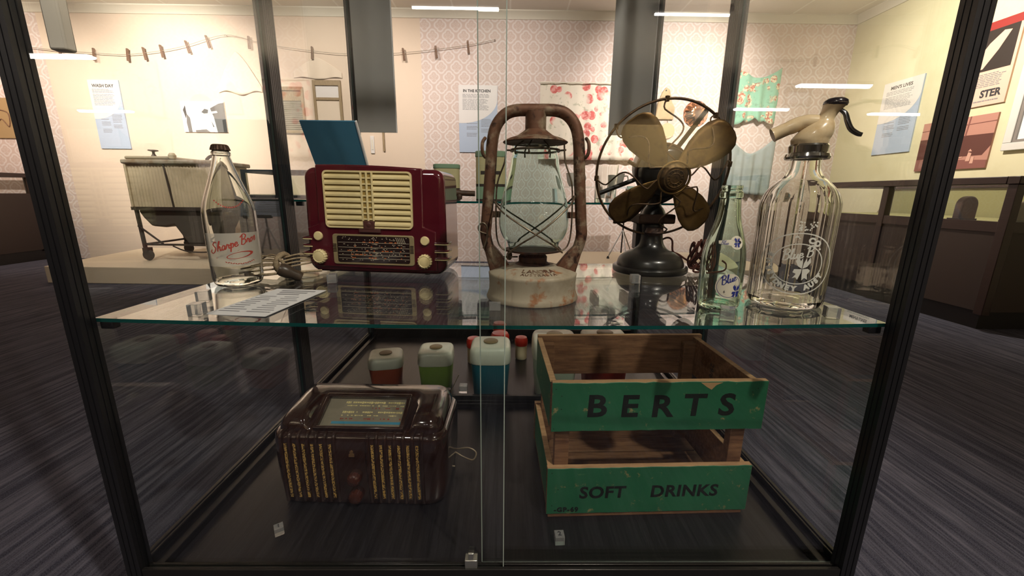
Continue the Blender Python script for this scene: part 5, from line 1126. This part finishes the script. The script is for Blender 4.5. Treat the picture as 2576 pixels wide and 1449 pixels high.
shp('street', t, m_s[1], [[(-0.285, 0), (0.285, 0), (0.285, 0.06), (-0.285, 0.10)], [(0.08, 0.26), (0.09, 0.26), (0.10, 0.41), (0.09, 0.41)], [(-0.285, 0.345), (0.285, 0.355), (0.285, 0.35), (-0.285, 0.34)], [(-0.05, 0.28), (-0.01, 0.30), (-0.02, 0.36), (-0.06, 0.34)]], -0.0152)
shp('pale_figures', t, m_s[3], [[(0.13, 0.06), (0.16, 0.06), (0.165, 0.12), (0.14, 0.13)], [(0.165, 0.04), (0.19, 0.04), (0.19, 0.09), (0.17, 0.09)], [(-0.1, 0.07), (0.10, 0.09), (0.10, 0.10), (-0.1, 0.085)], [(0.135, 0.135), (0.165, 0.135), (0.15, 0.155)]], -0.0158)
m_pk = P('pink poster paper', 'd9b2a2', 0.5); m_rd = P('poster red', '8f2a26', 0.5); m_bk = P('poster black', '2a211d', 0.5)
t = thing('wall_poster', 'pink and black poster with red top band on the yellow green wall', 'poster', (XR_, 3.43, 1.525), -PI / 2)
boxo('board', m_pk, t, -0.21, 0.165, -0.014, 0, 0, 0.615)
shp('red_band', t, m_rd, [[(-0.21, 0.555), (0.165, 0.555), (0.165, 0.615), (-0.21, 0.615)]], -0.0145); shp('dark_picture', t, m_bk, [[(-0.20, 0.26), (0.145, 0.26), (0.145, 0.555), (-0.20, 0.555)]], -0.0152)
shp('pale_figure', t, m_pk, [[(-0.10, 0.27), (-0.04, 0.28), (0.04, 0.40), (0.10, 0.52), (0.05, 0.53), (-0.03, 0.46), (-0.09, 0.37)]], -0.016)
text('lettering', m_ink, t, 'STER', 0.075, onface(0.055, 0.085, -0.0146), bold=0.003, ext=0.0003, wscale=0.85)
b = MB(); rows(b, -0.15, 0.13, 0.235, 8, 0.013, 0.005, -0.0146); rows(b, -0.05, 0.12, 0.035, 1, 0.02, 0.008, -0.0146); b.build('text_lines', m_greyink, t, smooth=0)
m_fr = P('pale grey frame', 'cfccca', 0.4); m_fr2 = P('silver inner frame', '8f8b88', 0.35, 0.5)
t = thing('framed_certificate', 'white framed certificate at the near end of the yellow green wall', 'picture', (XR_, 2.86, 1.16), -PI / 2)
b = MB(); 
for a in ((-0.33, 0.33, 0, 0.055), (-0.33, 0.33, 0.60, 0.655), (-0.33, -0.275, 0.055, 0.60), (0.275, 0.33, 0.055, 0.60)): b.box(a[0], a[1], -0.03, 0, a[2], a[3])
b.build('outer_frame', m_fr, t, bevel=0.004); b = MB()
for a in ((-0.275, 0.275, 0.055, 0.075), (-0.275, 0.275, 0.58, 0.60), (-0.275, -0.255, 0.075, 0.58), (0.255, 0.275, 0.075, 0.58)): b.box(a[0], a[1], -0.024, 0, a[2], a[3])
b.build('inner_frame', m_fr2, t); boxo('sheet', m_white, t, -0.255, 0.255, -0.012, 0, 0.075, 0.58)
for ch, z in (('A', 0.20), ('C', 0.145)): text('lettering', m_greyink, t, ch, 0.055, onface(-0.20, z, -0.0125), ext=0.0003, shear=0.1)
t = thing('framed_picture', 'tan picture on the wallpaper above the left counter', 'picture', (-5.72, YB, 1.36), 0); boxo('board', P('tan picture paper', 'a58a62', 0.6), t, -0.28, 0.22, -0.015, 0, 0, 0.42)
b = MB(); b.tube(catmull([(0.0, -0.016, 0.1), (0.08, -0.016, 0.2), (0.15, -0.016, 0.12), (0.17, -0.016, 0.26), (0.06, -0.016, 0.3)], 5), 0.006, 6); b.build('ink_drawing', m_peg, t)
# washboards, wall hooks
m_wood2 = P('pale washed timber', '9c8768', 0.7, c2='7d694e', sc=9, vs=(30, 30, 3)); m_zinc = P('ribbed zinc', 'a09a8c', 0.45, 0.4)
def washboard(x, z, w, h, label, ribbed):
    t = thing('washboard', label, 'washboard', (x, YB, z), 0); s = w * 0.09
    for x0 in (-w / 2, w / 2 - s): boxo('side_rail', m_wood2, t, x0, x0 + s, -0.03, -0.002, 0, h, bevel=0.003)
    boxo('top_rail', m_wood2, t, -w / 2 + s, w / 2 - s, -0.028, -0.002, h * 0.92, h, bevel=0.002); boxo('mid_rail', m_wood2, t, -w / 2 + s, w / 2 - s, -0.028, -0.002, h * 0.70, h * (0.80 if ribbed else 0.74), bevel=0.002); boxo('bottom_rail', m_wood2, t, -w / 2 + s, w / 2 - s, -0.028, -0.002, 0, h * 0.06, bevel=0.002)
    boxo('soap_board', m_wood2 if ribbed else m_panelw, t, -w / 2 + s, w / 2 - s, -0.012, -0.004, h * 0.74, h * 0.92)
    b = MB(); n = 60
    b.grid(lambda u, v: (-w / 2 + s + (w - 2 * s) * u, -0.014 + (0.006 * math.sin(v * 2 * PI * 15) if ribbed else 0), h * 0.06 + (h * 0.64) * v), 1, n * 2); b.build('ribbed_sheet' if ribbed else 'linen_sheet', m_zinc if ribbed else m_linen, t, smooth=60); return t
washboard(-2.42, 1.449, 0.30, 0.48, 'wooden washboard with ribbed zinc sheet on the cream wall, left one', True); washboard(-2.005, 1.32, 0.31, 0.68, 'taller wooden framed washboard above the blue board', False)
t = thing('wall_switch', 'small pale switch plate on the cream wall under the grey panel', 'switch', (-1.547, YB, 1.24), 0); boxo('plate', m_panelw, t, -0.022, 0.022, -0.012, 0, 0, 0.19, bevel=0.003); boxo('rocker', m_cornice, t, -0.010, 0.010, -0.016, -0.0122, 0.04, 0.15, bevel=0.002)
t = thing('wooden_paddle', 'thin wooden copper stick hanging under the grey panel', 'stick', (-1.416, YB - 0.012, 1.265), 0); b = MB(); b.box(-0.010, 0.010, -0.006, 0.006, 0, 0.40); b.build('stick', m_wood2, t, bevel=0.002); b = MB(); b.tube([(0, 0.0, 0.39), (0, 0.012, 0.395)], 0.003, 6); b.build('hook', m_iron, t)

# ------------------------------------------------------------------ kitchen wall
def floral(name, base, thr, scale, cols):
    m, nt, b = newmat(name); v = coords(nt); w = nd(nt, 'ShaderNodeTexVoronoi'); w.inputs['Scale'].default_value = scale; nt.links.new(v, w.inputs['Vector'])
    n = noise(nt, v, scale * 0.42, 3, 0.5, 0.46, 0.52); n2 = noise(nt, v, scale * 3, 3, 0.6, 0.45, 0.55); leaf = noise(nt, v, scale * 1.6, 4, 0.7, 0.56, 0.62)
    dot = mth(nt, 'MULTIPLY', mth(nt, 'LESS_THAN', w.outputs['Distance'], thr), n); c = mixc(nt, mth(nt, 'MULTIPLY', leaf, 0.55), lin(base), lin(cols[2])); c = mixc(nt, dot, c, mixc(nt, n2, lin(cols[0]), lin(cols[1])))
    nt.links.new(c, b.inputs['Base Color']); b.inputs['Roughness'].default_value = 0.85; return m
m_curtain = floral('cream floral cotton', 'd9d0c2', 0.42, 9, ('c2605c', 'd99a94', '8f957c')); m_apron = floral('mint floral cotton', '86bfa6', 0.50, 14, ('b05f4a', 'e0d9b8', '5f8f74')); m_apron2 = P('blue grey cotton', '97a3a4', 0.85, c2='87948f', sc=5)
cloth('floral_curtain', 'cream floral cloth with red roses hanging on the wallpaper behind the lantern', 0.345, 1.43, lambda u: 2.005 + 0.004 * math.sin(20 * u), lambda u: 1.19, m_curtain, 'curtain', folds=7, amp=0.014)
b = MB(); b.tube([(0.33, 4.774, 1.99), (1.445, 4.774, 1.99)], 0.006, 8); tag(b.build('curtain_rod', m_cornice, None), 'thin white rod along the top of the floral cloth', 'rod')
cloth('floral_apron', 'mint green floral apron with scalloped hem on the wallpaper', 2.50, 2.99, lambda u: 2.07 + 0.11 * abs(2 * u - 1) ** 1.6, lambda u: 1.66 - 0.03 * abs(math.sin(u * 4 * PI)) - 0.05 * abs(2 * u - 1), m_apron, 'apron', folds=3, amp=0.02)
cloth('plain_apron', 'blue grey gathered apron hanging below the floral apron', 2.48, 3.04, lambda u: 1.28 + 0.20 * abs(2 * u - 1) ** 1.5, lambda u: 0.86 - 0.05 * u, m_apron2, 'apron', folds=5, amp=0.022)
t = thing('chopping_board', 'pear shaped pale wooden chopping board on the wallpaper above the fan', 'chopping board', (1.745, YB, 1.64), 0); b = MB(); b.prism([(-0.095, 0.0), (0.11, 0.0), (0.115, 0.13), (0.075, 0.19), (0.045, 0.31), (0.0, 0.335), (-0.035, 0.29), (-0.08, 0.17)], -0.025, -0.002); b.build('board', P('pale board timber', 'c4ab84', 0.6, c2='a98f68', sc=10), t, bevel=0.006)
b = MB(); b.lathe([(0, -0.001), (0.008, -0.001), (0.008, 0.001), (0, 0.001)], 14, M=Matrix.Translation((0.0, -0.0265, 0.30)) @ Matrix.Rotation(PI / 2, 4, 'X')); b.build('hanging_hole', m_ink, t)
t = thing('round_board', 'small round wooden board hanging below the pear shaped board', 'chopping board', (1.80, YB, 1.52), 0); b = MB(); b.lathe([(0, 0), (0.085, 0), (0.085, 0.018), (0, 0.018)], 32, M=Matrix.Translation((0, -0.002, 0)) @ Matrix.Rotation(PI / 2, 4, 'X')); b.build('board', P('pale round timber', 'c9b28c', 0.6), t, bevel=0.004); b = MB(); b.tube([(0, -0.01, 0.08), (0, -0.01, 0.14)], 0.004, 6); b.build('cord', m_string, t)
m_copper = P('polished copper', (0.80, 0.36, 0.18), 0.16, 1.0, c2=(0.9, 0.5, 0.3), sc=6)
t = thing('jelly_mould', 'polished copper fluted mould on the wallpaper behind the fan blade', 'mould', (2.11, YB, 1.705), 0)
b = MB(); b.lathe(smoothprof([(0.135, 0.0), (0.130, 0.012), (0.110, 0.035), (0.080, 0.060), (0.045, 0.068), (0, 0.07)], 4), 72, M=Matrix.Translation((0, -0.002, 0)) @ Matrix.Rotation(PI / 2, 4, 'X'), mod=lambda a, r, z: 1 + 0.055 * math.cos(14 * a) * (1 if r > 0.05 else 0)); b.build('shell', m_copper, t, smooth=60); b = MB(); b.tube([(0.137 * math.cos(2 * PI * k / 40), -0.004, 0.137 * math.sin(2 * PI * k / 40)) for k in range(40)], 0.004, 6, True); b.build('rim', m_copper, t)
t = thing('tin_mould', 'small pale tin mould on the wallpaper just right of the fan hub', 'mould', (1.93, YB, 1.17), 0); b = MB(); b.lathe(smoothprof([(0.075, 0), (0.07, 0.02), (0.05, 0.04), (0, 0.045)], 4), 48, M=Matrix.Translation((0, -0.002, 0)) @ Matrix.Rotation(PI / 2, 4, 'X'), mod=lambda a, r, z: 1 + 0.05 * math.cos(10 * a)); b.build('shell', m_zinc, t, smooth=60)
t = thing('green_board', 'small dark green board on the wallpaper behind the fan blades', 'board', (1.66, YB, 1.20), 0); boxo('panel', P('dark green board', '3f5a58', 0.5), t, -0.14, 0.13, -0.02, -0.002, 0, 0.25, bevel=0.004); boxo('rim', m_wood2, t, -0.15, 0.14, -0.022, -0.001, 0.2505, 0.262)
# kitchen platform and reading stand
t = thing('display_platform', 'low white platform in front of the wallpapered kitchen wall', 'platform', (1.25, 4.15, 0), 0); boxo('platform_body', m_plat, t, -0.85, 1.25, -0.55, 0.6, 0, 0.15, bevel=0.006)
t = thing('reading_stand', 'black tripod stand with a tilted pale blue text sheet, below the rear shelf', 'stand', (1.22, 4.28, 0.151), 0.05)
M = Matrix.Translation((0, 0, 0.40)) @ Matrix.Rotation(math.radians(-38), 4, 'X'); b = MB(); b.box(-0.16, 0.16, -0.006, 0, 0, 0.30, M=M); sheet = b.build('sheet', m_panelb, t, smooth=0)
b = MB()
for k in range(9): b.box(-0.13, 0.10 + 0.02 * rnd.random(), -0.0075, -0.0062, 0.05 + k * 0.024, 0.058 + k * 0.024, M=M)
b.build('text_lines', m_greyink, sheet, smooth=0)
b = MB(); b.box(-0.07, 0.09, -0.02, 0.012, -0.012, 0.006, M=M); b.build('ledge', m_blackmat, t); b = MB(); b.tube([(0, 0, 0.40), (0.0, 0.02, 0.05)], 0.008, 8); b.build('pole', m_blackmat, t)
for dx, dy in ((-0.16, -0.05), (0.0, -0.16), (0.15, 0.10)):
    b = MB(); b.tube([(0.0, 0.01, 0.30), (dx, dy, 0.018)], 0.006, 6); leg = b.build('leg', m_fr2, t); b = MB(); b.lathe([(0, 0), (0.016, 0), (0.008, 0.025), (0, 0.026)], 12, (dx, dy, 0.0)); b.build('rubber_foot', m_blackmat, leg)

# ------------------------------------------------------------------ counters along the side walls
m_dkwood = P('dark brown timber', (0.026, 0.012, 0.010), 0.4, c2=(0.034, 0.017, 0.013), sc=5, vs=(2, 2, 30)); m_olive = P('olive lining', '8f8a5e', 0.8); m_body = P('dark counter side', (0.030, 0.018, 0.014), 0.55)
def counter(name, label, x0, x1, y0, y1, htop, hb, open_side, nposts):
    t = thing(name, label, 'counter', (x0, y0, 0), 0); w, d = x1 - x0, y1 - y0; p = 0.05
    boxo('kickboard', m_blackmat, t, 0.05, w - 0.02, 0.05, d - 0.02, 0, 0.12); boxo('body', m_body, t, 0.012, w, 0.012, d, 0.12, hb); boxo('lining', m_lining if open_side == 'R' else m_olive, t, (w - 0.03 if open_side == 'L' else 0.01), (w - 0.02 if open_side == 'L' else 0.02), 0.05, d - 0.05, hb + 0.002, htop - 0.05)
    boxo('shelf_lining', m_lining if open_side == 'R' else m_olive, t, 0.06, w - 0.06, 0.06, d - 0.06, hb, hb + 0.006)
    fx0 = 0.0 if open_side == 'L' else w - p
    for k in range(nposts): y = k * (d - p) / (nposts - 1); boxo('post', m_dkwood, t, fx0, fx0 + p, y, y + p, 0.10, htop - 0.045, bevel=0.003)
    bx0 = w - p if open_side == 'L' else 0.0
    for y in (0, d - p): boxo('post', m_dkwood, t, bx0, bx0 + p, y, y + p, 0.10, htop - 0.045, bevel=0.003)
    b = MB(); b.box(-0.012, w + 0.012 if open_side == 'R' else w, -0.012, p, htop - 0.045, htop); b.box(-0.012, w, d - p, d, htop - 0.045, htop); b.box(-0.012, p, p, d - p, htop - 0.045, htop); b.box(w - p, w, p, d - p, htop - 0.045, htop); b.build('top_frame', m_dkwood, t, bevel=0.004)
    b = MB(); xa, xb = (0.004, 0.044) if open_side == 'L' else (w - 0.044, w - 0.004); b.box(xa, xb, p, d - p, hb - 0.05, hb + 0.012); b.box(p, w - p, 0.004, 0.044, hb - 0.05, hb + 0.012); b.build('mid_rail', m_dkwood, t)
    xg = 0.022 if open_side == 'L' else w - 0.026
    pane('side_glass', t, xg, xg + 0.004, p, d - p, hb + 0.012, htop - 0.045); pane('end_glass', t, p, w - p, 0.022, 0.026, hb + 0.012, htop - 0.045); pane('top_glass', t, p, w - p, p, d - p, htop - 0.02, htop - 0.014); return t
counter('glass_counter', 'dark timber glass topped counter along the yellow green wall', 2.93, 3.755, 2.36, 4.02, 0.935, 0.66, 'L', 3)
counter('glass_counter', 'dark timber glass topped counter along the left wall', -6.22, -5.42, 1.6, 4.80, 0.975, 0.745, 'R', 3)
m_leather = P('brown leather', '4a3428', 0.5, c2='5e4434', sc=12)
def boot(x, y, w, h, label):
    t = thing('leather_piece', label, 'leather piece', (x, y, 0.6672), 0, 'brown leather pieces in the counter'); b = MB(); b.prism([(-w, 0), (w, 0), (w, h * 0.62)] + [(w * math.cos(a), h * 0.62 + h * 0.38 * math.sin(a)) for a in [PI * k / 10 for k in range(1, 10)]] + [(-w, h * 0.62)], -0.025, 0.025); b.build('upper', m_leather, t, bevel=0.01, seg=3)
    b = MB(); b.box(-w * 1.03, w * 1.03, -0.03, 0.05, -0.0001, 0.012); b.build('sole', m_dkwood, t)
boot(3.02, 2.68, 0.055, 0.155, 'tall round topped brown leather piece inside the glass counter, beside the case post'); boot(3.12, 2.47, 0.055, 0.125, 'brown leather piece inside the glass counter, left of its corner post'); boot(3.34, 2.49, 0.06, 0.13, 'brown leather piece inside the glass counter, right of its corner post')
